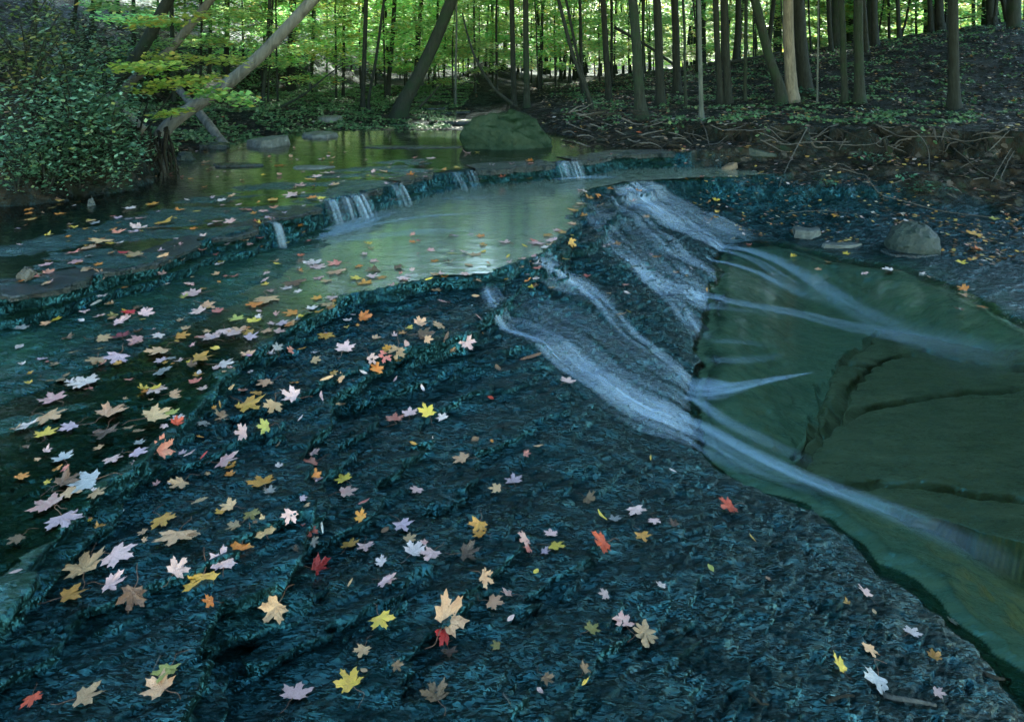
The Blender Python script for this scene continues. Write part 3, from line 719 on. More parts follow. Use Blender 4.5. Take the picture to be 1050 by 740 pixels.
Yb = 9.95
def bq(x, y, dy=0): return tuple(pd(x, y, Yb + dy))
boulder = hull_rock('boulder', [bq(474, 153), bq(474, 129), bq(486, 122), bq(507, 115), bq(524, 113.5, .2), bq(541, 117, .3), bq(552, 126, .3), bq(564, 141, .3), bq(566, 150, .2), bq(563, 154, .1), bq(500, 154, -.1), bq(528, 154, -.12), bq(527, 134, -.12), bq(500, 130, -.08),
                                (-.55, 11.0, .0), (-.5, 10.9, .3), (.05, 11.0, .45), (.45, 11.0, .2), (.6, 11.0, -.1), (-.7, 10.2, -.15), (.6, 10.2, -.15), (0, 9.7, -.2)], M['boulder'], 3, .05, 3.2, 5, bev=.012)
tag(at_origin(boulder, (0, 10.4, 0)), 'large angular mossy boulder standing in the upper pool below the far trees', 'boulder')
def stone(name, px, py, wpx, hpx, depth, mat, label, cat, seed, flat=False, tilt=0, group=None, rnd=False):
    p = cast([px], [py], True)[0]; s = p[1] / F; wm, hm = wpx * s, hpx * s
    r = np.random.default_rng(seed); pts = []
    for k in range(11):
        a = k / 11 * 2 * math.pi + r.uniform(-.2, .2); q = r.uniform(.62, 1.05)
        pts.append((math.cos(a) * wm / 2 * q, math.sin(a) * depth / 2 * q, r.uniform(-.15, .1) * hm))
        q2 = q * (.92 if flat else r.uniform(.5, .72))
        pts.append((math.cos(a) * wm / 2 * q2, math.sin(a) * depth / 2 * q2, hm * (1 if flat else r.uniform(.65, .95)) + math.cos(a) * tilt * wm))
    if not flat: pts.append((wm * .02, 0, hm * 1.02))
    if rnd:
        pts = []
        for a in range(14):
            for b_ in (-.2, .25, .7, 1.1, 1.45):
                an = a / 14 * 6.283; q = 1 + .06 * math.sin(2 * an + seed) + r.uniform(-.02, .02)
                pts.append((math.cos(an) * math.cos(b_) ** .8 * wm / 2 * q + (.08 * wm * max(0, math.sin(b_))), math.sin(an) * math.cos(b_) * depth / 2 * q, math.sin(b_) * hm * (1 - .12 * math.cos(an + .5) * math.cos(b_))))
    o = hull_rock(name, pts, mat, 2, min(wm, hm) * (.035 if rnd else .10), 3.5 / wm, seed, smooth=rnd, bev=hm * (.03 if rnd else .08))
    o.location = (p[0], p[1] + depth * .25, p[2] - .01)
    return tag(o, label, cat, group)
stone('cobble', 942, 259, 53, 29, .5, M['cobble'], 'rounded grey green boulder sitting on the wet shelf right of the plunge pool', 'boulder', 4, rnd=True)
stone('flat_stone', 830, 245, 40, 9, .30, M['slab'], 'pale flat stone lying beside the top of the plunge pool, upper of two', 'stone', 6, True)
stone('flat_stone', 866, 254, 42, 4, .16, M['slab'], 'thin pale flat stone lying just right of the thicker pale slab', 'stone', 7, True)
stone('flat_stone', 936, 263, 70, 3, .35, M['ledge'], 'dark thin slab under the rounded grey green boulder', 'stone', 17, True)
stone('flat_stone', 748, 174, 19, 5, .2, M['tan_slab'], 'tan angular slab tilted on the right bank among leaf litter', 'stone', 8, True, .15)
stone('flat_stone', 784, 163, 36, 5, .2, M['cobble'], 'mossy flat slab sticking out of the right bank under the roots', 'stone', 9, True, -.1)
stone('flat_stone', 272, 151, 48, 8, .8, M['slab'], 'broad pale rock on the far left shore beside the fallen log', 'stone', 10, True, .04)
stone('flat_stone', 326, 141, 46, 4, .8, M['slab'], 'pale stepped slab on the far left shore, beyond the broad pale rock', 'stone', 11, True)
stone('flat_stone', 238, 171, 62, 3, .3, M['ledge'], 'dark flat slab breaking the upper pool surface, nearer of two', 'stone', 12, True)
stone('flat_stone', 318, 173, 50, 2, .3, M['slab'], 'grey bar of stone just awash in the upper pool', 'stone', 13, True)
stone('flat_stone', 215, 153, 40, 5, .5, M['ledge'], 'dark slab at the foot of the fallen log on the left shore', 'stone', 14, True)
stone('flat_stone', 186, 165, 24, 9, .3, M['cobble'], 'squat grey block at the base of the big leaning trunk', 'stone', 15)
stone('flat_stone', 335, 125, 30, 5, .8, M['slab'], 'pale slab topped by a darker one on the far left shore', 'stone', 16, True)
stone('flat_stone', 420, 152, 120, 1.5, .35, M['ledge'], 'long dark bar of rock left of the big boulder', 'stone', 18, True)
stone('cobble', 92, 211, 9, 8, .07, M['slab'], 'small round pale cobble at the foot of the left bank', 'stone', 19)
for k, (x, y, ww) in enumerate(((432, 122, 60), (455, 117, 70), (440, 113, 50), (470, 128, 40), (418, 130, 44))):
    stone('flat_stone', x, y, ww, 3, .7, M['ledge'], 'low rock step across the far stream beyond the boulder', 'stone', 30 + k, True, 0, 'rock steps across the far stream')
# water-worn driftwood stump at the left end of the upper ledge
p = cast([26], [287])[0]
pts = [(random.uniform(-.075, .075) * (1 - abs(t) * .3), random.uniform(-.04, .04), random.uniform(-.01, .085)) for t in np.linspace(-1, 1, 16)]
o = hull_rock('driftwood', pts, M['twig'], 3, .012, 16, 77, bev=.006); o.location = p; o.rotation_euler = (0, .25, -.4)
tag(o, 'small gnarled grey lump of driftwood on the left end of the upper ledge', 'driftwood')

# ------------------------------------------------------------------ trees
def crown_mesh(name, seed, n=1500, rx=2.6, rz=2.4, size=.34, mat='crown'):
    r = np.random.default_rng(seed); k = 26
    cc = r.normal(size=(k, 3)) * np.array([rx * .5, rx * .5, rz * .45]); c = cc[r.integers(0, k, n)] + r.normal(size=(n, 3)) * .42
    v, f, q = cards(c, size, .4, seed)
    o = mesh_np(name, v, f, M[mat], attrs={'rnd': ('FACE', q)}, smooth=False, link=False); return o.data
CROWNS = [crown_mesh('crown', 900 + k) for k in range(4)]
def tier_mesh(name, seed, mat, n_tier=9, z0=1.0, z1=6.5, reach=2.2, per=330, size=.11, stem=True):
    """a young understory tree: limbs in flat tiers, each hung with leaves"""
    r = np.random.default_rng(seed); pts = []; limbs = []
    for k in range(n_tier):
        z = z0 + (z1 - z0) * (k + r.uniform(0, .8)) / n_tier
        for j in range(r.integers(1, 4)):
            a = r.uniform(0, 2 * math.pi); L = reach * r.uniform(.5, 1) * (1 - .35 * k / n_tier)
            e = np.array([math.cos(a) * L, math.sin(a) * L, r.uniform(-.15, .45)])
            limbs.append(((0, 0, z - .2), (e[0] * .5, e[1] * .5, z + e[2] * .7), (e[0], e[1], z + e[2])))
            m = int(per * L / reach / 1.6); t = r.uniform(.2, 1.08, m) ** .8
            side = r.normal(size=m) * .30 * (1.1 - .55 * t) * L
            px_, py_ = -math.sin(a), math.cos(a)
            pts.append(np.stack([e[0] * t + px_ * side, e[1] * t + py_ * side, z + e[2] * t * .9 + r.normal(size=m) * .07 - .1 * np.abs(side)], -1))
    v, f, q = cards(np.concatenate(pts), size, 1.2, seed, .65)
    lf = mesh_np(name, v, f, M[mat], attrs={'rnd': ('FACE', q)}, smooth=False, link=False).data
    g = Geo(); g.tube(curve([(0, 0, -.2), (.05, .03, z1 * .4), (-.05, .08, z1 * .75), (.03, 0, z1 * 1.05)], 14), np.linspace(.035, .008, 15), 7)
    for l in limbs: g.tube(curve(l, 6), np.linspace(.010, .003, 7), 4, caps=False)
    st = mesh_np('trunk', g.v, g.f, M['bark_dark'], link=False).data
    return lf, st
nT = 0
def tree(px, py, wpx, top, bark, label, group=None, h=13, bend=0.0, y=None, flare=.4, crown=True, lean_y=0.0, roots=0, taper=.45, name='tree', zc=None, rs=None):
    """a tree whose foot shows at photo pixel px,py; top = where the trunk leaves the photo's upper edge"""
    global nT; nT += 1
    rr = random.Random(nT * 7 + 1)
    if y is None: b = Vector(cast([px], [py], False)[0])
    else:
        x = (px - CX) / F * y; b = Vector((x, y, float(Hs(np.array([x]), np.array([y]))[0])))
    Y = b.y; r0 = wpx * .80 / F * Y / 2
    zt = EYE + (HY - 13) / F * Y
    dx = (top - px) / F * Y; dz = max(.6, zt - b.z)
    o = empty(name, b)
    k = h / dz
    pts = [(0, 0, -.35), (bend * r0 * 2, 0, 0.25), (dx * .5 + bend * dz * .04, lean_y * dz * .5, dz * .5), (dx, lean_y * dz, dz)]
    if k > 1.15:
        for t in (.45, .75, 1.0):
            hh = dz + (h - dz) * t; s = 1 + (k - 1) * t * (.85 if abs(dx / dz) > .25 else 1)
            pts.append((dx * s + rr.uniform(-.12, .12), lean_y * dz * s + rr.uniform(-.1, .1), hh))
    n = 40; c = curve(pts, n)
    rad = []
    for i, q in enumerate(c):
        t = max(0, q.z) / h; rad.append(r0 * (1 - (1 - taper) * min(1, t)) * (1 + flare * math.exp(-max(0, q.z) / (r0 * 2.2))))
    sides = 16 if r0 * F / Y > 3 else 8
    g = Geo(); g.tube(c, rad, sides, .05 if sides > 8 else .02, flare=[.35 * flare * math.exp(-max(0, q.z) / (r0 * 3)) for q in c])
    g.build('trunk', M[bark], o)
    if roots:
        for j in range(roots):
            a = rr.uniform(math.pi * .95, math.pi * 2.05) if j % 3 else rr.uniform(0, 6.28)
            L = r0 * rr.uniform(3, 6.5); q = []
            for t in (0, .25, .5, .8, 1):
                X, Y_ = b.x + math.cos(a + .3 * math.sin(t * 4 + j)) * L * t, b.y + math.sin(a + .3 * math.sin(t * 4 + j)) * L * t
                zz = float(Hs(np.array([X]), np.array([Y_]))[0]) - b.z
                q.append((X - b.x, Y_ - b.y, max(zz, -.8) + r0 * (.5 * (1 - t) - .15 * t) + (.25 * r0 if t == 0 else 0)))
            g = Geo(); g.tube(curve(q, 14), np.linspace(r0 * .34, r0 * .07, 15), 8, .1); g.build('root', M['root'], o)
    if crown:
        e = c[-1]
        cr = bpy.data.objects.new('crown', CROWNS[nT % 4]); COL.objects.link(cr); cr.parent = o
        if px > 640 and Y < 16 and h > 12:
            c2 = bpy.data.objects.new('crown', CROWNS[(nT + 2) % 4]); COL.objects.link(c2); c2.parent = o; q2 = c[int(n * .64)]; c2.location = (q2.x, q2.y, q2.z); c2.rotation_euler = (0, 0, rr.uniform(0, 6.28)); c2.scale = (1.15, 1.15, .9)  # second, lower crown added out of view to block sky light and its reflection
        cr.location = (e.x, e.y, e.z); cr.rotation_euler = (0, 0, rr.uniform(0, 6.28)); s = rr.uniform(.9, 1.3) * (.6 if Y > 23 else 1.0); cr.scale = (s, s, s)
    return tag(o, label, 'tree', group)

# leaning trunks of the left bank
tree(163, 152, 17, 296, 'log', 'thick bare grey trunk leaning far to the right over the left shore', h=9, flare=.25, taper=.6, bend=.5, lean_y=.25, roots=9)
tree(128, 104, 11, 206, 'log', 'slimmer grey trunk leaning right, left of the thickest leaning trunk', h=8, flare=.15, taper=.7)
tree(112, 84, 16, 166, 'bark_mid', 'dim blue grey leaning trunk highest up the left bank', h=9, flare=.15, y=13)
tree(407, 122, 17, 458, 'bark_mid', 'dark thick trunk leaning right with a curved foot on the far left shore', h=11, flare=.5, bend=.35, roots=9, taper=.5)
for a in ((92, 48, 6, 95, 'bark_mid', 'slim straight trunk on the upper left slope behind the shrubs'), (56, 45, 3, 49, 'bark_pale', 'thin pale crooked stem at the upper left corner'),
          (232, 78, 7, 233, 'bark_dark', 'dark straight trunk rising between the two grey leaning trunks'), (270, 108, 5, 276, 'bark_mid', 'slender stem rooted on the grassy left flat, left stem of a pair'), (275, 107, 3, 279, 'bark_mid', 'thinner right stem of the pair on the grassy left flat'),
          (298, 92, 10, 300, 'bark_dark', 'dark trunk behind the grassy left flat, right of the paired stems'), (319, 92, 5, 322, 'bark_pale', 'pale slim trunk behind the grassy left flat'), (137, 60, 5, 137, 'bark_mid', 'grey stem behind the dim leaning trunk on the left slope'),
          (372, 112, 6, 375, 'bark_dark', 'straight dark stem just left of the thick curved leaning trunk'), (378, 114, 4, 392, 'bark_dark', 'thin dark stem leaning away beside the thick curved trunk'), (352, 100, 4, 353, 'bark_dark', 'thin straight dark stem on the far left bank'),
          (398, 100, 6, 404, 'bark_dark', 'dark stem partly behind the thick curved leaning trunk'), (425, 100, 6, 431, 'bark_mid', 'grey trunk seen behind the thick curved leaning trunk'), (467, 107, 3, 468, 'bark_pale', 'thin pale sapling stem on the far bank above the stream'),
          (527, 111, 7, 525, 'bark_dark', 'left of the twin straight trunks behind the boulder'), (540, 111, 8, 539, 'bark_mid', 'right of the twin straight trunks behind the boulder, slightly thicker'),
          (607, 124, 5, 576, 'bark_dark', 'slender trunk leaning left, its foot right of the boulder'), (603, 110, 4, 583, 'bark_dark', 'slender leaning trunk just behind another leaning the same way'), (597, 98, 4, 595, 'bark_dark', 'thin upright trunk behind the pair of leaning slender ones'),
          (624, 104, 8, 619, 'bark_dark', 'medium dark trunk left of the thick one with root flare'), (677, 108, 11, 674, 'bark_dark', 'dark trunk just right of the thick one with root flare'),
          (694, 96, 10, 692, 'bark_dark', 'dark trunk set back, second right of the thick one with root flare'), (703, 112, 4, 701, 'bark_mid', 'thin grey stem left of the slender pale tree on the bank edge'),
          (738, 106, 8, 734, 'bark_dark', 'left trunk of a close dark pair on the right bank'), (746, 106, 10, 743, 'bark_dark', 'right and thicker trunk of a close dark pair on the right bank'), (764, 104, 5, 765, 'bark_mid', 'thin trunk right of the close dark pair'),
          (800, 106, 12, 777, 'bark_mid', 'trunk leaning left against the pale barkless snag'), (824, 98, 17, 818, 'bark_dark', 'thickest dark trunk just behind the pale snag'), (838, 106, 2.5, 839, 'bark_pale', 'very thin pale stem right of the thickest dark trunk'),
          (866, 106, 8, 863, 'bark_mid', 'greenish trunk, left of two neighbours right of the thin pale stem'), (881, 106, 12, 880, 'bark_mid', 'greenish trunk, thicker right neighbour of a similar one'), (978, 112, 13, 977, 'bark_dark', 'dark trunk alone on the leaf littered slope at far right')):
    tree(*a, h=14 if a[2] > 4 else 9)
for px, w_, top, y_, bk, lb in ((888, 7, 886, 19, 'bark_dark', 'dark trunk just behind the greenish pair on the right bank'), (897, 9, 896, 21, 'bark_dark', 'dark trunk on the right hill crest nearest the greenish pair'), (922, 5, 921, 23, 'bark_dark', 'slim dark trunk on the right hill crest'),
                            (955, 6, 954, 24, 'bark_dark', 'slim dark trunk on the hill crest, left of the lone slope trunk'), (964, 10, 963, 24, 'bark_dark', 'stout dark trunk on the hill crest, just left of the lone slope trunk'), (1017, 10, 1016, 24, 'bark_dark', 'dark trunk on the hill crest near the right edge'), (1034, 7, 1030, 24, 'bark_dark', 'rightmost dark trunk on the hill crest'),
                            (716, 7, 716, 20, 'bark_dark', 'dark trunk behind the slender pale tree on the bank edge'), (755, 8, 757, 22, 'bark_dark', 'dark trunk between the close dark pair and the thin trunk beside it'), (787, 6, 792, 22, 'bark_dark', 'dark stem behind the trunk that leans on the snag'), (852, 6, 850, 21, 'bark_dark', 'dark stem between the thin pale stem and the greenish pair')):
    tree(px, 100, w_, top, bk, lb, y=y_)
tree(658, 123, 13, 650, 'bark_mid', 'thick grey green trunk with flared roots at the bank edge right of the boulder', h=14, flare=.7, bend=-.15, roots=8)
tree(719, 124, 6, 717, 'bark_pale', 'slender pale tree on the bank edge with bare roots hanging', h=10, flare=.7, roots=3)
tree(811, 105, 14, 808, 'dead', 'pale snag with its bark gone, on the right bank', h=9, flare=.5, crown=False)
# thin trunks of the wood behind, each a tree of its own
k = 0; r_ = random.Random(5)
for i in range(110):
    px = r_.choice([r_.uniform(485, 720), r_.uniform(560, 900), r_.uniform(190, 480), r_.uniform(560, 1060)]); y_ = r_.uniform(19, 44)
    lab, gr = (('thin dark trunk in the bright wood behind the boulder and right bank', 'thin trunks of the bright wood behind') if px > 485 else ('thin distant trunk in the wood above the far left shore', 'thin trunks of the wood above the far left shore'))
    tree(px, 90, r_.uniform(1.6, 4.6), px + r_.uniform(-7, 7), r_.choice(['bark_dark', 'bark_dark', 'bark_mid']), lab, gr, y=y_, h=r_.uniform(9, 14), crown=bool(i % 2) and px > 480)
# trees added behind, beside and beyond the viewpoint to block sky and sun light
for k, (x, y_, h_) in enumerate(((-6.5, .5, 11), (-5.5, -4, 12), (-2.5, -7, 12), (1.5, -6, 11), (5, -5, 12), (8, -1.5, 12), (8.8, 2.5, 12), (10, 6, 12), (-9, 3.5, 12), (-8, -8, 13), (3, -11, 13), (-3.5, -12, 13), (9, -8, 13), (12.5, 2, 13), (11, 8.5, 11), (-8.5, 7.5, 10), (15, 12, 12), (17, 17, 13), (19, 22, 13), (12, 13.5, 13), (15.5, 20.5, 13), (20, 28, 13), (8, 28, 13), (12, 30, 13), (16, 31.5, 13), (20, 32, 14), (10, 36, 14), (14.5, 37, 14), (19, 38, 14), (24, 34, 14), (25, 28, 14), (28, 38, 15), (6.2, 1.5, 10), (7.2, 4.6, 11), (4.8, -1.5, 11), (13, 24, 13), (16.5, 26, 13), (19.5, 25, 13), (11, 22.5, 13))):
    z_ = float(Hs(np.array([x]), np.array([max(y_, .6)]))[0]) if y_ > .5 else .2
    o = empty('tree', (x, y_, z_)); g = Geo(); rr = random.Random(k)  # tree added to block sky and sun
    g.tube(curve([(0, 0, -.5), (.05, 0, h_ * .4), (rr.uniform(-.4, .4), rr.uniform(-.4, .4), h_)], 24), np.linspace(.2, .08, 25), 12, .05); g.build('trunk', M['bark_mid'], o)
    for j in range(2):
        cr = bpy.data.objects.new('crown', CROWNS[(k + j) % 4]); COL.objects.link(cr); cr.parent = o  # crowns of the added light-blocking tree
        cr.location = (rr.uniform(-.8, .8), rr.uniform(-.8, .8), h_ - 3.2 * j); cr.rotation_euler = (0, 0, rr.uniform(0, 6.28)); cr.scale = (1.45, 1.45, 1.3)
    tag(o, 'broad tree added around the viewpoint to block sky and sun', 'tree', 'trees added to block sky and sun')
for px, y_, w_, top, lb in ((32, 12, 6, 36, 'dim trunk half hidden by shrubs at the left edge of the slope'), (178, 14, 6, 176, 'dim trunk on the left slope behind the leaning trunks'), (74, 15.5, 5, 78, 'dim slim trunk high on the left slope between shrubs'), (122, 18, 6, 120, 'dim trunk farthest up the left slope'), (215, 17, 5, 216, 'dim trunk left of the dark straight trunk between the leaning ones')):
    o = tree(px, 90, w_, top, 'bark_mid', lb, y=y_, h=11)
    for j in (0, 1):
        cr = bpy.data.objects.new('crown', CROWNS[j]); COL.objects.link(cr); cr.parent = o; cr.location = (j * .6, -.3, 8.2 - 2.6 * j); cr.rotation_euler = (0, 0, px + j); cr.scale = (1.5, 1.5, 1.2)  # extra low crowns, unseen, added to keep sky glare off the left channel
# understory trees that fill the wood with leaves
TIER = [tier_mesh('crown', 70 + k, m, n_tier=nt_, z0=z0, z1=z1, reach=re, per=pe, size=sz) for k, (m, nt_, z0, z1, re, pe, sz) in enumerate((
    ('mid_leaf', 14, .9, 6.0, 2.6, 640, .13), ('mid_leaf', 13, .7, 5.0, 2.4, 600, .12), ('yel_leaf', 10, 1.0, 5.6, 2.2, 420, .12), ('far_leaf', 14, .8, 7.0, 3.0, 620, .17), ('far_leaf', 13, 1.2, 7.5, 3.2, 620, .18)))]
def sapling(px, y, var, label, group, sc=1.0, z=None):
    x = (px - CX) / F * y; zz = float(Hs(np.array([x]), np.array([y]))[0])
    o = empty('sapling', (x, y, zz)); lf, st = TIER[var]
    for n_, me in (('crown', lf), ('trunk', st)):
        c = bpy.data.objects.new(n_, me); COL.objects.link(c); c.parent = o
    o.rotation_euler = (0, 0, random.uniform(0, 6.28)); o.scale = (sc, sc, sc)
    return tag(o, label, 'tree', group)
for px, y, v, s in ((205, 15, 0, .9), (250, 18, 1, .9), (285, 15, 1, .8), (320, 19, 0, 1), (345, 17, 2, .9), (370, 21, 1, 1), (395, 18, 0, .9), (430, 23, 1, 1.0), (455, 21, 2, .9), (480, 25, 0, 1.1), (505, 23, 1, 1), (360, 27, 3, 1), (225, 23, 0, 1.1), (300, 25, 3, .9), (160, 17, 1, 1), (410, 30, 3, .8), (425, 19, 0, .8), (465, 18, 1, .7), (385, 24, 2, 1), (335, 23, 0, 1), (440, 27, 0, 1), (490, 21, 0, .8), (270, 21, 0, 1), (190, 20, 1, 1), (415, 25, 2, .9), (450, 32, 3, .9), (475, 30, 3, 1), (430, 36, 4, 1), (350, 33, 3, 1), (300, 32, 3, 1), (240, 30, 3, .9)):
    sapling(px, y, v, 'leafy green young tree in the wood above the far left shore', 'young trees of the wood above the far left shore', s)
for px, y, v, s in ((545, 25, 2, 1), (570, 22, 1, 1), (600, 28, 3, .8), (630, 24, 2, .9), (665, 29, 3, .8), (690, 31, 3, .8), (590, 33, 4, .9), (715, 26, 1, 1), (760, 31, 3, .9), (790, 27, 2, .9), (820, 33, 4, .9), (855, 30, 3, .8), (900, 34, 3, .9), (935, 33, 4, .9), (985, 34, 3, 1), (1020, 32, 0, 1), (520, 33, 4, 1), (560, 38, 4, 1), (640, 38, 4, 1), (700, 40, 3, 1), (745, 39, 4, 1), (470, 38, 4, 1), (440, 42, 3, 1), (400, 40, 4, 1), (800, 41, 4, 1), (870, 42, 4, 1), (555, 21, 0, .8), (585, 24, 2, .9), (615, 23, 0, .9), (645, 26, 1, 1), (735, 29, 2, 1), (775, 25, 1, .9), (840, 28, 2, 1), (920, 30, 3, .9), (1000, 30, 2, 1), (510, 29, 3, 1), (535, 36, 3, 1), (610, 36, 3, 1), (670, 37, 3, 1), (955, 38, 4, 1), (912, 27, 0, 1.7), (940, 31, 1, 1.8), (888, 29, 0, 1.7), (972, 28, 1, 1.7), (1015, 27, 0, 1.7), (850, 31, 1, 1.6), (1060, 26, 1, 1.7)):
    sapling(px, y, v, 'yellow green young tree glowing in the wood behind the trunks', 'yellow green young trees behind the trunks', s)
# the far wood reads as one mass
r = np.random.default_rng(77); n = 130000
fx = r.uniform(-75, 75, n); fyy = 40 + 34 * r.uniform(0, 1, n) ** .8
cl = noise(fx * .22, fyy * .22, 5) + .5 * noise(fx * .6, fyy * .6, 8)
fz = Hs(fx, fyy) + 9.5 * r.uniform(0, 1, n) ** 1.2 + 1.2 * cl
v, f, q = cards(np.stack([fx, fyy, fz], -1), .46, .5, 78)
stuff(tag(mesh_np('far_wood', v, f, M['far_leaf'], attrs={'rnd': ('FACE', q)}, smooth=False), 'mass of sunlit yellow green foliage far back in the wood', 'foliage'))

# ------------------------------------------------------------------ left bank: shrubs, maple spray, logs
M['olive_leaf'] = mat_foliage('olive shrub leaves', ((0, (.02, .045, .015)), (.6, (.07, .13, .04)), (.9, (.15, .22, .08)), (1, (.35, .3, .08))), .3, .4)
def shrub(px, py, rad, n, size, label, mat='shrub', seed=0, stems=7, up=.9):
    b = Vector(cast([px], [py], False)[0]); o = empty('shrub', b); r = np.random.default_rng(seed)
    g = Geo(); pts = []
    for k in range(stems):
        a = r.uniform(0, 6.28); L = rad * r.uniform(.6, 1.1); e = Vector((math.cos(a) * L * .8, math.sin(a) * L * .8, rad * up * r.uniform(.7, 1.7)))
        c = curve([(0, 0, -.1), (e.x * .35, e.y * .35, e.z * .6), tuple(e)], 10)
        g.tube(c, np.linspace(.012, .004, 11), 5)
        for j in range(int(n * 1.0) // stems):
            q = c[int(r.uniform(2, 10.9))]; pts.append((q.x + r.normal() * rad * .27, q.y + r.normal() * rad * .27, q.z + r.normal() * rad * .2))
    g.build('stem', M['bark_dark'], o)
    v, f, q = cards(np.array(pts), size * .82, .7, seed, .62, .6)
    mesh_np('foliage', v, f, M[mat], o, attrs={'rnd': ('FACE', q)}, smooth=False)
    return tag(o, label, 'shrub')
for a in ((40, 62, .9, 700, .08, 'loose bush at the upper left corner of the slope', 'herb', 1), (85, 75, .8, 800, .075, 'blue green leafy shrub high on the left slope below a slim trunk', 'shrub', 2), (130, 88, .8, 800, .08, 'small blue green shrub at the foot of the dim leaning trunk', 'shrub', 3),
          (30, 118, .7, 900, .06, 'grassy looking shrub at the left edge, halfway down the bank', 'olive_leaf', 4), (72, 112, .65, 900, .07, 'dense blue green shrub in the middle of the left bank', 'shrub', 5), (108, 122, .6, 900, .075, 'blue green shrub beside the short fallen log on the left bank', 'shrub', 6),
          (35, 165, .55, 900, .06, 'dark low shrub overhanging the water at the left edge', 'shrub', 7), (75, 162, .5, 900, .06, 'dark low shrub in the middle of the undercut left bank', 'shrub', 8), (112, 160, .45, 800, .06, 'dark low shrub just left of the root tangle', 'shrub', 9),
          (20, 90, .7, 800, .07, 'olive tinted shrub at the left edge, high on the bank', 'olive_leaf', 10), (150, 70, .9, 700, .09, 'loose shrub between the dim trunk and the slimmer leaning trunk', 'shrub', 11), (18, 196, .3, 500, .05, 'dark trailing tuft lowest on the left bank, by the left edge', 'shrub', 31), (48, 195, .3, 500, .05, 'dark trailing tuft low on the left bank, second from the edge', 'shrub', 32), (82, 193, .3, 500, .05, 'dark trailing tuft low on the left bank, above the small cobble', 'shrub', 33), (118, 188, .3, 500, .05, 'dark trailing tuft low on the left bank, nearest the root tangle', 'shrub', 34), (22, 185, .4, 700, .055, 'dark trailing plant at the foot of the left bank, by the left edge', 'shrub', 21), (58, 180, .4, 700, .055, 'dark trailing plant at the foot of the left bank, left of centre', 'shrub', 22), (95, 180, .4, 700, .055, 'dark trailing plant at the waterline left of the root tangle', 'shrub', 23), (125, 172, .35, 500, .05, 'dark trailing plant touching the root tangle', 'shrub', 24), (95, 142, .35, 300, .10, 'broad leaved pale green plant left of the leaning trunk', 'herb', 12)):
    shrub(*a)
# a maple sapling whose yellow green sprays cross in front of the leaning trunks
b = Vector(cast([140], [150], False)[0]); o = empty('maple_sapling', b); r = np.random.default_rng(3)
g = Geo()
for x, y in ((165, 70), (148, 95), (200, 60)): g.tube([q - b for q in curve([b, pd((x + 140) / 2 - 4, (y + 160) / 2, b.y), pd(x, y, b.y + .2)], 16)], np.linspace(.014, .004, 17), 6)
g.build('stem', M['bark_dark'], o)
for k, (x0, y0, x1, y1, n, th) in enumerate(((118, 70, 185, 66, 220, 2.4), (150, 58, 250, 63, 300, 3), (140, 92, 200, 82, 240, 3), (175, 84, 226, 80, 200, 3), (195, 92, 262, 103, 320, 4), (120, 66, 160, 74, 150, 2.4), (105, 18, 170, 22, 220, 3), (135, 24, 215, 16, 240, 3), (160, 118, 190, 112, 90, 2))):
    dd = b.y + r.uniform(-.5, .3); t = np.clip(np.linspace(0, 1, n) + r.normal(size=n) * .03, 0, 1)
    p0, p1 = pd(x0, y0, dd), pd(x1, y1, dd + r.uniform(-.3, .3))
    c = np.array(p0)[None] * (1 - t[:, None]) + np.array(p1)[None] * t[:, None] + np.stack([np.clip(r.normal(size=n), -1.9, 1.9) * .05, np.clip(r.normal(size=n), -1.9, 1.9) * .11, np.clip(r.normal(size=n), -1.8, 1.8) * th * .012], -1) - np.array(b)
    v, f, q = cards(c, .078, 1.0, 50 + k, .8)
    sp = mesh_np('leaf_spray', v, f, M['yel_leaf' if k not in (4, 6) else 'mid_leaf'], o, attrs={'rnd': ('FACE', q)}, smooth=False)
    g = Geo(); g.tube([q - b for q in curve([pd((x0 + x1) / 2, (y0 + y1) / 2 + 8, dd), p0 * .4 + p1 * .6, p1], 8)], np.linspace(.008, .003, 9), 5); g.build('twig', M['bark_dark'], sp)
tag(o, 'maple sapling with yellow green leaf sprays crossing the leaning trunks', 'tree')
# logs
def log(name, p0, p1, wpx, mat, label, cat, y0, y1, mid=None):
    a, c = pd(*p0, y0), pd(*p1, y1); m = (a + c) / 2 + Vector((0, 0, .03))
    r0 = wpx / F * y0 / 2; g = Geo(); g.tube([q - a for q in curve([a, m, c], 22, .004)], np.linspace(r0, r0 * .8, 23), 14, .06); o = g.build(name, M[mat]); o.location = a
    return tag(o, label, cat)
yl = cast([232], [152], False)[0][1]
log('fallen_log', (233, 153), (182, 90), 10, 'log', 'barkless fallen log propped up behind the thickest leaning trunk', 'log', yl, yl + 1.5)
yl = cast([146], [134], False)[0][1]
log('fallen_log', (147, 135), (106, 97), 10, 'dead', 'short pale broken log lying on the left bank among shrubs', 'log', yl - .2, yl + .4)
# the tangle of roots and twigs under the leaning trunk
b = Vector(cast([158], [178], False)[0]); o = empty('root_tangle', b); r = random.Random(9)
for k in range(26):
    x0, y0 = r.uniform(138, 172), r.uniform(130, 160); x1, y1 = x0 + r.uniform(-22, 24), r.uniform(172, 192)
    dd = b.y + r.uniform(-.15, .4)
    g = Geo(); g.tube([q - b for q in curve([pd(x0, y0, dd + .2), pd((x0 + x1) / 2 + r.uniform(-8, 8), (y0 + y1) / 2, dd - .05), pd(x1, y1, dd - .1)], 10, .008)], np.linspace(r.uniform(.012, .028), .006, 11), 6, .1)
    g.build('root', M['root'], o)
tag(o, 'dark tangle of hanging roots and twigs below the thickest leaning trunk', 'roots')
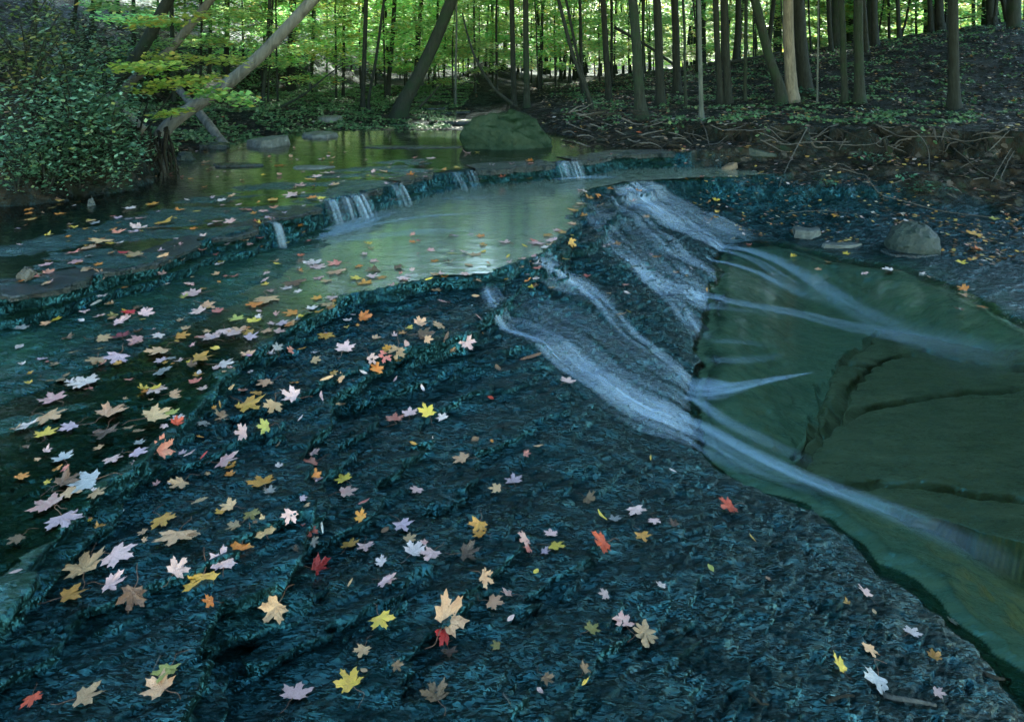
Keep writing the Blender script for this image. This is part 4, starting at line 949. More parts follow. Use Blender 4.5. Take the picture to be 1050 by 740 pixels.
# arching bare saplings
def bough(pxs, y, r0, r1, mat, label, cat, name, lift=0.0, ys=None, group=None):
    P_ = [pd(a, b_, y if ys is None else ys[i]) for i, (a, b_) in enumerate(pxs)]; a = P_[0]
    g = Geo(); g.tube([q - a for q in curve(P_, 8 * len(P_), .003)], np.linspace(r0, r1, 8 * len(P_) + 1), 7, .05); o = g.build(name, M[mat]); o.location = a
    return tag(o, label, cat, group)
bough([(530, 110), (508, 92), (490, 65), (480, 38), (474, 14)], 12.5, .035, .014, 'bark_dark', 'thin dark sapling arching left from beside the twin trunks', 'sapling', 'bare_sapling')
bough([(288, 110), (310, 98), (335, 78), (352, 66)], 13, .026, .012, 'bark_mid', 'thin bare sapling slanting up right over the grassy left flat', 'sapling', 'bare_sapling')
bough([(430, 110), (443, 97), (452, 86)], 14, .025, .012, 'bark_dark', 'short bare stick slanting right beside the thick curved trunk', 'sapling', 'bare_sapling')
bough([(630, 28), (665, 48), (690, 66), (705, 76)], 17, .04, .03, 'bark_dark', 'dark dead limb slanting down behind the thick flared trunk', 'dead limb', 'dead_limb')
bough([(726, 66), (760, 62), (800, 54)], 18, .05, .03, 'bark_dark', 'dark dead limb lying between trunks on the right bank', 'dead limb', 'dead_limb')

# ------------------------------------------------------------------ right bank: bare roots and branches
M['root_pale'] = mat_bark('grey bare root bark', (.03, .034, .031), (.085, .09, .083), None, 8)
BR_ = [([(728, 128), (740, 133), (752, 133.5), (770, 134), (790, 140), (805, 148), (825, 146), (845, 145.5), (870, 146)], 1.5, 'long pale root running right from the slender pale tree'),
       ([(765, 134.5), (780, 133), (790, 133), (800, 142), (812, 148)], 1.2, 'pale root looping over the long root right of the slender pale tree'), ([(745, 133), (757, 131), (768, 127), (776, 124)], 1.1, 'short pale root rising right beside the slender pale tree'),
       ([(735, 127), (757, 126), (762, 122)], 1.0, 'thin root close under the bank edge right of the slender pale tree'), ([(790, 129.5), (803, 135), (820, 137), (838, 137)], 1.3, 'grey root curving under the bank edge below the pale snag'),
       ([(828, 131), (815, 155), (803, 180), (799, 192)], 1.4, 'straight grey stick propped upright against the right bank'), ([(833, 144), (842, 138), (850, 134)], 1.0, 'short stub of root rising right from the long root'),
       ([(845, 139), (858, 145), (872, 145)], 1.2, 'short root meeting the right end of the long root'), ([(898, 128), (912, 131), (930, 128), (946, 128)], 2.0, 'thick pale branch along the bank edge below the greenish pair'),
       ([(900, 129), (912, 135), (925, 140), (950, 140), (970, 141), (992, 145), (1015, 141), (1040, 141)], 1.7, 'longest pale branch lying level across the right bank to the edge'), ([(860, 148), (880, 149), (898, 147), (905, 142), (915, 139)], 1.3, 'pale crooked branch left of the longest level branch'),
       ([(898, 147), (904, 151), (915, 149), (927, 151)], 1.2, 'kinked pale twig hanging from the crooked branch'), ([(1014, 155), (1025, 144), (1035, 134)], 1.4, 'pale branch crossing the right end of the longest level branch'),
       ([(978, 152), (990, 162), (1005, 175), (1025, 185), (1040, 191)], 1.3, 'bluish branch sloping down to the right edge'), ([(933, 132), (945, 141), (952, 155), (953, 177)], 1.0, 'thin twig hanging down from the longest level branch'),
       ([(860, 172), (880, 178), (888, 180), (895, 190), (905, 200), (930, 207), (960, 215), (1000, 221), (1040, 224)], 1.6, 'long low branch along the foot of the right bank to the edge'), ([(985, 172), (994, 167), (1004, 163)], 1.0, 'short stick across the bluish sloping branch'),
       ([(1017, 186), (1026, 170), (1037, 152)], 1.3, 'upright branch near the right edge, left of two'), ([(1026, 183), (1034, 165), (1040, 155)], 1.2, 'upright branch near the right edge, right of two'), ([(805, 219), (840, 216), (872, 219)], .9, 'thin stick on the flat foot of the right bank'),
       ([(830, 177), (850, 173), (862, 168), (880, 178)], .9, 'bent twig left of the long low branch'), ([(727, 148), (736, 147), (746, 139)], 1.2, 'short root at the lower end of the hanging root'), ([(719, 124), (724, 135), (727, 148)], 2.0, 'thick root hanging straight down from the slender pale tree')]
for pxs, wp, lab in BR_:
    c = cast([a for a, b_ in pxs], [b_ for a, b_ in pxs], False)
    ys = [min(max(q[1], 8.2), 11.2) - .14 for q in c]; ys = np.convolve(np.pad(ys, 1, 'edge'), [.25, .5, .25], 'valid')
    bough(pxs, 0, wp * .72 / F * ys[0] / 2 * 1.1, wp / F * ys[-1] / 2 * .5, 'twig' if wp < 1.6 and 'bluish' not in lab else 'root_pale', lab, 'branch' if 'branch' in lab or 'stick' in lab or 'twig' in lab else 'root', 'branch' if 'root' not in lab.split(' from')[0] else 'bare_root', ys=ys)
r = random.Random(21)
for k in range(64):
    x, y = r.uniform(572, 690), r.uniform(112, 152); a = r.uniform(-.6, .6); L = r.uniform(10, 30)
    c = cast([x, x + L * math.cos(a)], [y, y + L * math.sin(a) * .7], False); yy = min(c[0][1], c[1][1], 11.5) - .08
    bough([(x, y), (x + L * .5 * math.cos(a) + 1, y + L * .35 * math.sin(a) + r.uniform(-3, 3)), (x + L * math.cos(a), y + L * .7 * math.sin(a))], yy, r.uniform(.008, .018), .006, 'root' if k % 3 else 'twig', 'small stick in the brush heap between the boulder and the flared trunk', 'stick', 'stick', group='sticks of the brush heap right of the boulder')
for k in range(22):
    x, y = r.uniform(880, 1036), r.uniform(130, 215); a = r.uniform(-1.1, 1.1); L = r.uniform(8, 24)
    c = cast([x], [y], False); yy = c[0][1] - .1
    bough([(x, y), (x + L * .5 * math.cos(a) + 1, y + L * .35 * math.sin(a) + r.uniform(-2, 2)), (x + L * math.cos(a), y + L * .7 * math.sin(a))], yy, r.uniform(.005, .009), .004, 'twig' if k % 2 else 'root', 'small dead twig among the leaf litter of the right bank', 'stick', 'stick', group='dead twigs on the right bank')
for k in range(46):
    x = r.uniform(690, 1040); y = r.uniform(127, 146); L = r.uniform(14, 46); a = r.choice([r.uniform(.15, .7), r.uniform(2.4, 3.0), r.uniform(1.1, 2.0)]); L = L * (.5 if 1 < a < 2.1 else 1)
    pp = [(x, y), (x + L * .35 * math.cos(a) + r.uniform(-3, 3), y + L * .3 * math.sin(a) + r.uniform(-3, 2)), (x + L * .7 * math.cos(a), y + L * .6 * math.sin(a) + r.uniform(-2, 3)), (x + L * math.cos(a), y + L * .75 * math.sin(a))]
    c = cast([q[0] for q in pp], [q[1] for q in pp], False); ys = [max(8.3, min(q[1], 10.9)) - .07 for q in c]; ys = np.convolve(np.pad(ys, 1, 'edge'), [.3, .4, .3], 'valid')
    bough(pp, 0, r.uniform(.008, .02), .005, r.choice(['root', 'root', 'root_pale']), 'bare root hanging out of the undercut edge of the right bank', 'root', 'bare_root', ys=ys, group='roots of the undercut right bank')
# low green plants of the right bank
def plant(px, py, rad, n, label, seed, size=.055):
    b = Vector(cast([px], [py], False)[0]); o = empty('seedling_plant', b); r = np.random.default_rng(seed); g = Geo(); pts = []
    for k in range(6):
        a = r.uniform(0, 6.28); e = Vector((math.cos(a) * rad, math.sin(a) * rad * .7, rad * r.uniform(.25, .7)))
        c = curve([(0, 0, 0), (e.x * .4, e.y * .4, e.z * .9), tuple(e)], 8); g.tube(c, np.linspace(.005, .002, 9), 4)
        for j in range(n // 6): q = c[int(r.uniform(2, 8.9))]; pts.append((q.x + r.normal() * .04, q.y + r.normal() * .04, q.z + r.normal() * .015))
    g.build('stem', M['bark_dark'], o); v, f, q = cards(np.array(pts), size, .8, seed)
    mesh_np('foliage', v, f, M['plant'], o, attrs={'rnd': ('FACE', q)}, smooth=False); return tag(o, label, 'plant')
M['plant'] = mat_foliage('teal green seedling', ((0, (.02, .09, .06)), (.7, (.05, .18, .12)), (1, (.12, .26, .16))), .3, .4)
plant(948, 200, .33, 130, 'bushy teal green plant above the long low branch on the right bank', 1); plant(898, 172, .3, 80, 'teal green fern like plant left of the bushy one on the right bank', 2); plant(848, 194, .16, 40, 'small bright green seedling on the foot of the right bank', 3); plant(829, 100, .3, 70, 'green seedling at the foot of the thickest dark trunk', 4, .09)

# ------------------------------------------------------------------ what nobody could count: litter and herbs
def scatter(name, n, box, cond, size, mat, label, cat, seed, lift=.01, flat=1.5, aspect=.75):
    r = np.random.default_rng(seed); x = r.uniform(box[0], box[1], n); y = box[2] + (box[3] - box[2]) * r.uniform(0, 1, n) ** 1.4
    h, bk, al, ins = field(x, y); k = cond(x, y, h, bk, ins)
    v, f, q = cards(np.stack([x, y, h + lift], -1)[k], size, flat, seed, aspect)
    return stuff(tag(mesh_np(name, v, f, M[mat], attrs={'rnd': ('FACE', q)}, smooth=False), label, cat))
M['litter'] = mat_foliage('dead leaf litter', ((0, (.008, .007, .005)), (.40, (.028, .021, .015)), (.62, (.075, .052, .038)), (.76, (.19, .165, .16)), (.86, (.36, .20, .05)), (.92, (.42, .33, .08)), (.96, (.4, .38, .38)), (1, (.40, .10, .03))), .05)
dns = lambda x, y: noise(x * 1.3, y * 1.3, 4) + .5 * noise(x * 4, y * 4, 6)
scatter('leaf_litter', 34000, (.6, 17, 6.5, 24), lambda x, y, h, bk, ins: (bk > .12) & (np.abs(x / y - .45) < .45) & (dns(x, y) > -.45), .075, 'litter', 'brown and pale dead leaves strewn over the right bank and slope', 'leaf litter', 5)
scatter('leaf_litter', 9000, (-9, -1, 6, 22), lambda x, y, h, bk, ins: (bk > .4) & (x / y > -.95), .075, 'litter', 'dead leaves strewn over the left bank and far flat', 'leaf litter', 6)
M['litter_wet'] = mat_foliage('wet fallen leaves', ((0, (.05, .035, .025)), (.3, (.16, .10, .06)), (.5, (.40, .22, .06)), (.7, (.42, .33, .10)), (.85, (.45, .42, .42)), (1, (.42, .12, .03))), .05)
scatter('leaf_litter', 7000, (2.3, 9, 5.2, 10.2), lambda x, y, h, bk, ins: (bk < .5) & ~ins & (dns(x, y) > -.25) & (x > 2.5 - (y - 7.6) * .3) & (h > -.76), .055, 'litter_wet', 'small yellow and pale leaves strewn over the wet flat beyond the plunge pool', 'leaf litter', 15, .012)
scatter('ground_cover', 42000, (-9, -1.2, 8.5, 24), lambda x, y, h, bk, ins: (bk > .6) & (x / y > -.85) & (dns(x, y) > -.3), .07, 'herb', 'low green herbs covering the grassy left flat', 'ground cover', 7, .05, .5)
scatter('ground_cover', 16000, (1.0, 17, 10.5, 24), lambda x, y, h, bk, ins: (bk > .8) & (h > .1) & (dns(x, y) > .02) & (x / y < .9), .075, 'herb', 'sparse low herbs growing up the right slope', 'ground cover', 18, .05, .5)
scatter('ground_cover', 9000, (1.0, 12, 9.4, 19), lambda x, y, h, bk, ins: (bk > .8) & (h > .1) & (dns(x, y) > .12) & (x / y < .7), .06, 'herb', 'patches of low herbs along the edge of the right bank', 'ground cover', 8, .04, .5)
# ------------------------------------------------------------------ fallen leaves, each one an object
HALF = [(0, 1.0), (.05, .87), (.10, .83), (.17, .83), (.15, .72), (.15, .60), (.17, .49), (.22, .52), (.27, .60), (.31, .58), (.37, .58), (.47, .62), (.64, .66), (.58, .55), (.57, .48), (.64, .40), (.52, .36), (.46, .31), (.40, .22), (.47, .17), (.50, .13), (.60, .04), (.47, .01), (.38, -.02), (.34, -.10), (.24, -.07), (.12, -.04), (0, -.02)]
OAK = [(0, .95), (.10, .90), (.14, .80), (.09, .72), (.26, .74), (.34, .66), (.28, .58), (.12, .54), (.34, .50), (.44, .42), (.36, .34), (.14, .33), (.30, .26), (.36, .18), (.28, .11), (.11, .12), (.12, .02), (.06, -.12), (0, -.2)]
OVAL = [(0, .62), (.08, .54), (.17, .40), (.24, .2), (.26, .02), (.22, -.16), (.13, -.32), (.05, -.40), (0, -.46)]
NARROW = [(0, .7), (.05, .6), (.10, .4), (.13, .12), (.13, -.12), (.09, -.36), (.04, -.5), (0, -.56)]
TIPS = {'m': [(0, 1.0), (.64, .66), (-.64, .66), (.60, .04), (-.60, .04), (.17, .83), (-.17, .83), (.64, .40), (-.64, .40)], 'k': [(0, .95), (.34, .66), (-.34, .66), (.44, .42), (-.44, .42), (.36, .18), (-.36, .18)], 'o': [(0, .62), (0, -.46)], 'n': [(0, .7), (0, -.56)]}
def leaf_mesh(kind, seed, curl):
    r = np.random.default_rng(seed)
    half = {'m': HALF, 'k': OAK, 'o': OVAL, 'n': NARROW}[kind]
    out = half + [(-x, y) for x, y in half[-2:0:-1]]
    out = np.array(out); n = len(out)
    c = np.array([0, .12 if kind == 'm' else .3 if kind == 'k' else .05])
    jit = r.normal(size=(n, 2)) * (.018 if kind in 'mk' else .008); jit *= (np.linalg.norm(out - c, axis=1) > .2)[:, None]
    out = out + jit; out[:, 0] *= 1 + r.uniform(-.12, .12); out[:, 0] += .08 * r.uniform(-1, 1) * (out[:, 1] - .1) ** 2
    rings = [0.33, .66, 1.0]; v = [(*c, 0)]; vein = [1.0]
    tips = TIPS[kind]; orig = np.array(half + [(-x, y) for x, y in half[-2:0:-1]])
    istip = np.array([any(abs(a - x) < 1e-6 and abs(b - y) < 1e-6 for x, y in tips) for a, b in orig]).astype(float)
    for q in rings:
        for i in range(n):
            p = c + (out[i] - c) * q; v.append((p[0], p[1], 0)); vein.append(istip[i] * (1 if q < 1 else .9))
    v = np.array(v, float); f = []
    for i in range(n): j = (i + 1) % n; f.append((0, 1 + i, 1 + j, 1 + j))
    for k in range(2):
        for i in range(n):
            j = (i + 1) % n; f.append((1 + k * n + i, 1 + (k + 1) * n + i, 1 + (k + 1) * n + j, 1 + k * n + j))
    x, y = v[:, 0], v[:, 1] - c[1]; R = np.hypot(x, y); A = np.arctan2(y, x)
    z = curl * (.22 * R ** 2 * (1 + .9 * np.sin(A * 2 + r.uniform(0, 6))) + .10 * R * np.sin(A * 5 + r.uniform(0, 6)) + .25 * np.abs(x) * r.uniform(.1, .7)) + .05 * R * fbm(x * 2 + seed, y * 2, seed, 3)
    if curl > 1.2: z += .55 * np.maximum(0, x * r.choice([-1, 1]) + .05) ** 1.3
    v[:, 2] = z
    me = bpy.data.meshes.new('leaf_blade'); me.from_pydata(v.tolist(), [], [q[:3] if q[2] == q[3] else q for q in f]); me.update()
    for p in me.polygons: p.use_smooth = True
    a = me.attributes.new('vein', 'FLOAT', 'POINT'); a.data.foreach_set('value', np.array(vein, np.float32))
    me.materials.append(None); return me
LM = {'m': [leaf_mesh('m', 400 + k, .22 + .09 * k) for k in range(10)], 'c': [leaf_mesh('m', 440 + k, .95 + .2 * k) for k in range(5)], 'k': [leaf_mesh('k', 420, .8), leaf_mesh('k', 421, 1.3)], 'o': [leaf_mesh('o', 430 + k, .4 + .5 * k) for k in range(4)], 'n': [leaf_mesh('n', 435 + k, .5 + .5 * k) for k in range(3)]}
WID = {'m': 1.28, 'c': 1.2, 'k': 1.05, 'o': .85, 'n': .95}
def stem_mesh(seed):
    r = random.Random(seed); g = Geo()
    g.tube(curve([(0, -.0, .02), (r.uniform(-.05, .05), -.3, .07), (r.uniform(-.2, .2), -.62, .10), (r.uniform(-.4, .4), -.9, .05)], 12), np.linspace(.020, .013, 13), 6)
    me = mesh_np('stem', g.v, g.f, M['stem'], link=False).data; return me
STEMS = [stem_mesh(k) for k in range(5)]
LEAVES = '''18.5,300,13,pink,m 86,320,13,palepink,m 83,331,8,white,o 51,332,12,white,c 20,340,15,grey,m 19,359,11,white,o 100,314,12,grey,n 117,323,11,olive,c 133,321,15,red,m 146,326,19,palepink,m 132,327,12,white,m 117.6,334,19,white,m
100.5,350,22,peach,m 124,348,21,maroon,m 145,350,21,pink,m 165,345,16,white,m 181,346,20,lavender,m 181,351,7,gold,o 76.5,363,13,tan,o 101.5,361,14,gold,n 99.5,369,22,tan,m 122,366,26,lavender,m 168,359,28,peach,m 199.5,369,27,gold,m 167,372,15,lavender,m 176,368,10,grey,c 162,383,21,grey,n 204,384,8,white,o 62,392,36,brown,k
89,396,33,white,m 57,411,29,white,m 159.5,399,23,palepink,m 151,403,9,orange,m 175,406,15,lavender,o 209,402,13,silver,o 195,292,12,pink,c 203,303,24,white,m 190,306,10,yellowgreen,m 208,315,20,tan,m 207,322,18,palepink,m
224,282,11,peach,m 225,291,5,orange,o 273,279,6,yellowgreen,n 269,290,10,white,m 274,293,11,yellow,m 322,271,21,white,m 322,276,21,white,m 342,279,21,peach,m 348,271,20,redpink,m 376,262,11,white,m 380,269,13,pink,m 366,274,9,orange,m 325,286,12,white,o 335,288,12,peach,m 299,290,25,brown,m 295,297,15,white,m 307.6,300,11,white,m
387,277,19,brown,c 368,286,15,yellow,m 379,286,15,palepink,m 389,285,13,gold,m 374,292,17,tan,m 274,306,32,peach,m 263,312,21,orange,m 327,308,14,orange,m 341,305,16,palepink,m 335,312,16,tan,m 304,321,21,lavender,m 318,318,14,white,m 227,320,17,redpink,m 243,329,17,yellowgreen,m 259,331,16,yellow,m 262,327,12,white,m
230,339,21,white,m 240,345,20,palepink,m 248,340,23,lavender,m 218,348,26,palepink,m 259,342,16,gold,m 253,349,19,lavender,m 271.5,340,14,peach,m 283,341,16,pink,m 295,343,15,peach,m 293,337,12,orange,m 286,333,16,lavender,m 302,333,9,grey,c 333,344,18,gold,m 368.6,327,19,white,m 367,335,6,orange,o 309.5,327,9,yellow,m
220,360,11,yellow,o 225,375,22,white,m 254,366,17,tan,m 255,376,7,magenta,o 284,370,14,grey,m 300,365,13,lavender,m 325,362,11,white,m 320,371,14,tan,m 310,359,8,tan,n 352,362.5,24,white,m 378,370,15,palepink,n 395,365,18,redpink,m 400,359,13,gold,m
46,428,30,peach,m 30,439,23,white,m 16,441,10,tan,m 46,447,25,yellow,n 77,437,22,lavender,m 107,427,34,lavender,m 109,443,27,darkbrown,n 151,430,35,peach,m 175,426,18,yellowgreen,m 185,430,17,white,n 178,441,15,red,c 206,436,15,grey,m 203,451,8,gold,o 65,472,22,silver,n 114,470,19,palepink,n 137,465,23,lavender,m 141,457,13,grey,m 160,466,25,gold,c 176,470,10,grey,c 194,470,12,silver,n
188,497,23,lavender,m 173,499,6,white,o 18,493,17,gold,m 98,493,37,silver,n 61,498,28,brown,n 67,505,26,lavender,m 95,508,19,tan,o 54,521,33,pink,m 63,531,38,lavender,m 122,525,10,silver,o 165,534,28,gold,m 200,518,19,tan,c 209,470,8,red,n
239,385,9,brown,o 277,393,22,peach,m 235,400,12,lavender,n 249.5,416,32,gold,c 224,416,9,gold,n 225,430,20,tan,n 304,413,23,palepink,c 281,419,20,peach,m 328,410,13,white,n 278,434,13,magenta,m 308,430,8,white,n 251.5,445,18,white,m 274,445,19,yellowgreen,m 285,459,9,brown,n 226,478,30,pink,m 235,482,15,gold,m
323,476,25,redpink,m 316,481,17,tan,m 322,492,15,orange,n 270.5,500.5,29,white,m 354,496,20,yellow,m 350,508,24,pink,m 339,385,12,gold,o 350.5,391,14,lavender,m 335,396,13,tan,n 385,391,16,tan,m 372,384,8,white,o 349.5,417,9,gold,m
416,286,18,palepink,m 405,276,15,brown,m 448,269,12,orange,m 458,269,8,brown,m 481.6,272.7,11,gold,o 480,282,14,pink,m 457,312,14,pink,m 447,288,14,tan,m 439.5,298,9,yellow,n 486.5,305,8,peach,o 494,244,12,orange,m 463,261,11,yellowgreen,n 489,263,15,tan,n 496,258.6,8,yellow,o 520,250,16,white,n 521,263.5,11,yellow,n 501,271.7,7,tan,o 553,249,21,white,m 538.5,253,11,yellow,n 561,259,12,white,m 558,242.5,15,palepink,m 583,250,13,gold,m 547,265,9,pink,o
428,335,17,peach,m 430,345,24,brown,m 453,337,17,tan,m 436,356,13,peach,m 416,354,9,pink,o 407,360.5,21,tan,m 457,356,13,brown,n 462,364,10,peach,m 475,357.6,20,white,m 494.5,343,7,orange,n 490,327,11,pink,n 546,367,21,brown,n 511,381,10,brown,o 580.6,396,17,white,m 405,390.5,10,white,n 433,400,7,white,o 502.6,410,7,red,o 624,303,7,peach,o 637.5,324,10,tan,n 644,320.5,9,yellow,n 540,288,11,orange,n
404,434,23,redpink,m 420,428,20,palepink,m 439,428.6,21,yellow,m 455,431,14,white,m 423.5,458.5,8,gold,o 443,456,6,white,n 486,455,10,brown,o 504,455,5,orange,o 478,472,23,peach,m 537,468,11,redpink,m 551.5,460,10,tan,n 428.6,504,16,palepink,m 513,505,18,lavender,m 527,497,20,lavender,m
409.5,539.5,25,lavender,m 416,556.5,18,lavender,m 422,572,25,white,m 445,570,25,palepink,m 437,559,12,pink,m 491,538,24,gold,m 495,552,18,orange,m 538,553,18,pink,m 541,564,17,redpink,m 565,551,17,white,m 565,564,23,yellow,m 556,570,15,lavender,m 619,560,28,red,m 616,532,13,yellow,n 650.5,522,21,palepink,m 656.5,551,21,gold,m 670.5,536,16,white,m 629,536,15,grey,m 602,514,17,brown,n 474,571,26,darkbrown,n 493,593,21,lavender,n 502,621,24,peach,m 523,614,17,pink,m 549.5,589,9,yellow,o
453,649,44,tan,m 457,651,24,red,m 460,670,18,darkbrown,c 512,666,15,olive,m 523,638,9,white,o 623,611,15,silver,m 678,604.5,13,white,o 641,646,29,pink,m 661,645,32,tan,k 604,652,20,olive,n 597.5,689,13,brown,o 598.6,705,14,yellow,n 557,702,16,brown,c 553,711.6,9,white,o 404,683,15,brown,o 449,722,32,brown,m 392,598,17,white,m 666.7,471,8,yellow,n 689,486,8,white,o 693,544,14,darkbrown,o
751,523.6,23,red,m 771,554,9,gold,n 728,585,9,yellowgreen,o 785,595,11,peach,m 889,614,19,white,m 871,623,9,gold,c 897,629.5,7,gold,o 972,637,14,white,o 933.5,654,20,white,m 887,664,19,peach,m 956.5,678,16,gold,c 863.5,691,21,yellow,c 899,696.5,33,silver,m 958,714,16,palepink,n
183,550,42,peach,m 178,592,24,palepink,n 208,590,36,gold,m 113.5,572,40,palepink,m 87,590,42,peach,m 108,604,28,palepink,m 64,617,33,white,m 136,614,31,brown,n 176,689,33,yellowgreen,m 168,713.5,36,lavender,m 34,717,22,red,m 79,721,37,palepink,m 17,589,11,white,o 22,551,21,brown,m
276,509,15,grey,m 239,524,21,peach,m 225,529,13,gold,o 298,528,19,white,n 320,527,9,lavender,n 257,528,19,olive,n 373,518.6,12,palepink,n 371,539,16,orange,o 395,545,11,brown,o 315,541,19,maroon,n 328.6,542.5,12,silver,n 247,560,31,gold,m 272,549,29,tan,m 245,543,20,tan,m 202,549,15,tan,m 228,583,29,lavender,m 216,621,18,orange,m 319,587,29,red,c 304,570,14,darkbrown,c 320,559,11,grey,c 357,564,22,palepink,m 374,564,22,white,m 285,621,33,gold,m 393,581,15,white,m 397,597,17,white,m 358,602,10,peach,n 388.5,648,28,yellow,m 374,665.5,20,peach,m 374,690,9,tan,o 361,710,31,yellow,m 300,721,34,palepink,m
76,212,7,white,o 29,215,9,orange,m 56,214,9,olive,m 28.5,219.5,9,orange,m 61,220.5,11,orange,m 28,227,14,gold,m 90,226.6,13,gold,m 91,235,8,gold,m 98,230,10,grey,m 135,215,15,white,m 160,210,15,orange,m 122,224,11,lavender,m 130,226,9,lavender,m 143,225.6,10,pink,m 182,217.6,13,orange,m 201,218.6,7,yellow,o 113,237,10,orange,c 141,236,20,palepink,m 166,231,24,gold,c 162,235,17,lavender,m 142,240,15,lavender,m 195,235,11,orange,m 120,241,15,tan,m 184,245,11,white,m 105,248,24,lavender,m 94,249,19,tan,c 124,250,9,white,m 181,253,11,pink,c 198,247,11,white,m 207,245,13,white,m 73,262,17,lavender,m 94,256,19,tan,m 88,265,9,grey,c 126,261.4,13,red,m 141,264,21,tan,m 73,271,17,pink,m 52,272,17,pink,m 101,273,9,palepink,m 84,278,15,tan,m 166,278.6,16,peach,m 46,282,13,redpink,c 44,295,10,tan,m
208.7,168,9,tan,m 228.5,207,12,white,m 234,203,10,tan,m 284,206,14,palepink,m 253,216,15,redpink,m 270,217,13,pink,m 283,214,10,pink,m 320,205,13,orange,m 331,204,11,yellow,m 318,184.6,12,orange,m 327,182,13,palepink,m 307,192,13,pink,m 304,200.6,21,palepink,m 344.5,191,11,tan,m 285,170,15,orange,m 339,179,20,white,m 223,228,13,pink,m 239,229,15,pink,m 308.6,242,8,orange,m 291.5,251.5,8,yellow,m
811,264,8,yellow,m 850,270,7,gold,m 867,262,8,yellow,m 837,276,8,peach,m 884,282,10,palepink,m 914.5,278,14,white,m 943,283,11,white,m 955,286,9,tan,m 984,271,12,yellow,m 999,243,16,gold,m 1017.5,226,11,yellowgreen,m 1006,258,15,orange,m 992,298,14,orange,m 987,303,10,peach,m 1005,315,11,white,m 985.5,319,10,brown,m 920,230,11,peach,m 858,222,10,gold,m 770,252,7,redpink,m 675,264,9,orange,m 590,216,14,gold,m 596,209,12,tan,m 612,200,14,orange,m 585,231,14,peach,m 575,236,12,orange,m 580,242,11,gold,m 567,247,14,palepink,m 571,238,9,white,m 703,285,9,peach,n 724,298,7,orange,n 709,277,8,white,n 622,197,9,orange,m 606,206,10,gold,m 599,222,9,gold,c
541,184,8,orange,m 510,181,9,yellowgreen,m 516,186,9,redpink,m 545,166,10,orange,m 530,169,12,redpink,m 470,172,9,yellow,m 452,175,9,orange,m 500,171,10,palepink,m 420,180,9,orange,m 395,176,9,palepink,m 445,163,12,palepink,m 480,158,10,white,m 430,168,11,palepink,m'''
rows = [t.split(',') for t in LEAVES.split()]
rows = [(float(a), float(b), float(c), d_, e) for a, b, c, d_, e in rows]
rk = random.Random(8)
rows = [(a, b, c, ('palepink' if rk.random() < .45 else 'pink' if rk.random() < .1 else d_) if d_ in ('white', 'silver') and c > 8 else ('peach' if rk.random() < .3 else d_) if d_ == 'lavender' else d_, 'm' if (e == 'n' and c >= 15 and d_ not in ('brown', 'darkbrown')) or (e == 'o' and c >= 12) else 'c' if e == 'n' and c >= 15 and not (545 < a < 547) else e) for a, b, c, d_, e in rows]
rows = [(a, b, c, rk.choice(['peach', 'peach', 'orange', 'gold', 'redpink']) if d_ in ('palepink', 'lavender') and rk.random() < .27 else d_, e) for a, b, c, d_, e in rows]
rows = [(a, b, c, rk.choice(['orange', 'peach', 'redpink']) if d_ in ('tan', 'gold') and rk.random() < .3 else d_, e) for a, b, c, d_, e in rows]
PT = cast([q[0] for q in rows], [q[1] for q in rows], True)
e_ = .03
gx = (Hs(PT[:, 0] + e_, PT[:, 1]) - Hs(PT[:, 0] - e_, PT[:, 1])) / (2 * e_); gy = (Hs(PT[:, 0], PT[:, 1] + e_) - Hs(PT[:, 0], PT[:, 1] - e_)) / (2 * e_)
WL = water_level(PT[:, 0], PT[:, 1]); GH = Hs(PT[:, 0], PT[:, 1])
CN = {'palepink': 'pale pink', 'redpink': 'rosy red', 'yellowgreen': 'yellow green', 'darkbrown': 'dark brown', 'gold': 'golden brown', 'maroon': 'dark maroon', 'silver': 'silvery white', 'grey': 'dull grey', 'olive': 'olive green'}
KN = {'m': 'maple leaf', 'c': 'curled maple leaf', 'k': 'lobed oak leaf', 'o': 'small oval leaf', 'n': 'narrow leaf'}
def zone(i):
    px, py = rows[i][:2]; x, y = PT[i][:2]; a, b_, ins, _ = [q[0] for q in wl(np.array([x]), np.array([y]))]
    if a < 0: return 'on the upper pool'
    if b_ < 0: return 'on the middle shelf' if px < 290 else 'by the middle run'
    if x > 2.3: return 'beyond the plunge pool'
    if px > 690: return 'at lower right'
    if py > 480: return 'in the left foreground' if px < 345 else 'in the centre foreground'
    return 'on the left rock step' if px < 345 else 'on the central slope'
ZN = [zone(i) for i in range(len(rows))]
def base_label(i):
    w_, c, k = rows[i][2:]; sz = 'large ' if (k in 'mc' and w_ >= 30) else ''
    return f"{sz}{CN.get(c, c)} {KN[k]} {ZN[i]}"
def rel(i, m):
    px, py = rows[i][:2]; o = sorted((math.hypot(q[0] - px, (q[1] - py) * 1.5), j) for j, q in enumerate(rows) if j != i)[m]
    q = rows[o[1]]; dx, dy = q[0] - px, q[1] - py
    way = ('left of' if dx > 0 else 'right of') if abs(dx) >= abs(dy) else ('above' if dy > 0 else 'below')
    cn = CN.get(q[3], q[3]); return f"{way} {'an' if cn[0] in 'aeiou' else 'a'} {cn} one"
from collections import Counter
lab = [base_label(i) for i in range(len(rows))]
cnt = Counter(lab); dup = [i for i in range(len(rows)) if cnt[lab[i]] > 1]; b0 = list(lab)
for i in dup: lab[i] = b0[i] + ', ' + rel(i, 0)
for m in (1, 2, 3):
    cnt = Counter(lab); seen = set()
    for i in range(len(rows)):
        if cnt[lab[i]] > 1:
            if lab[i] in seen: lab[i] = b0[i] + ', ' + rel(i, m)
            else: seen.add(lab[i])
cnt = Counter(lab)
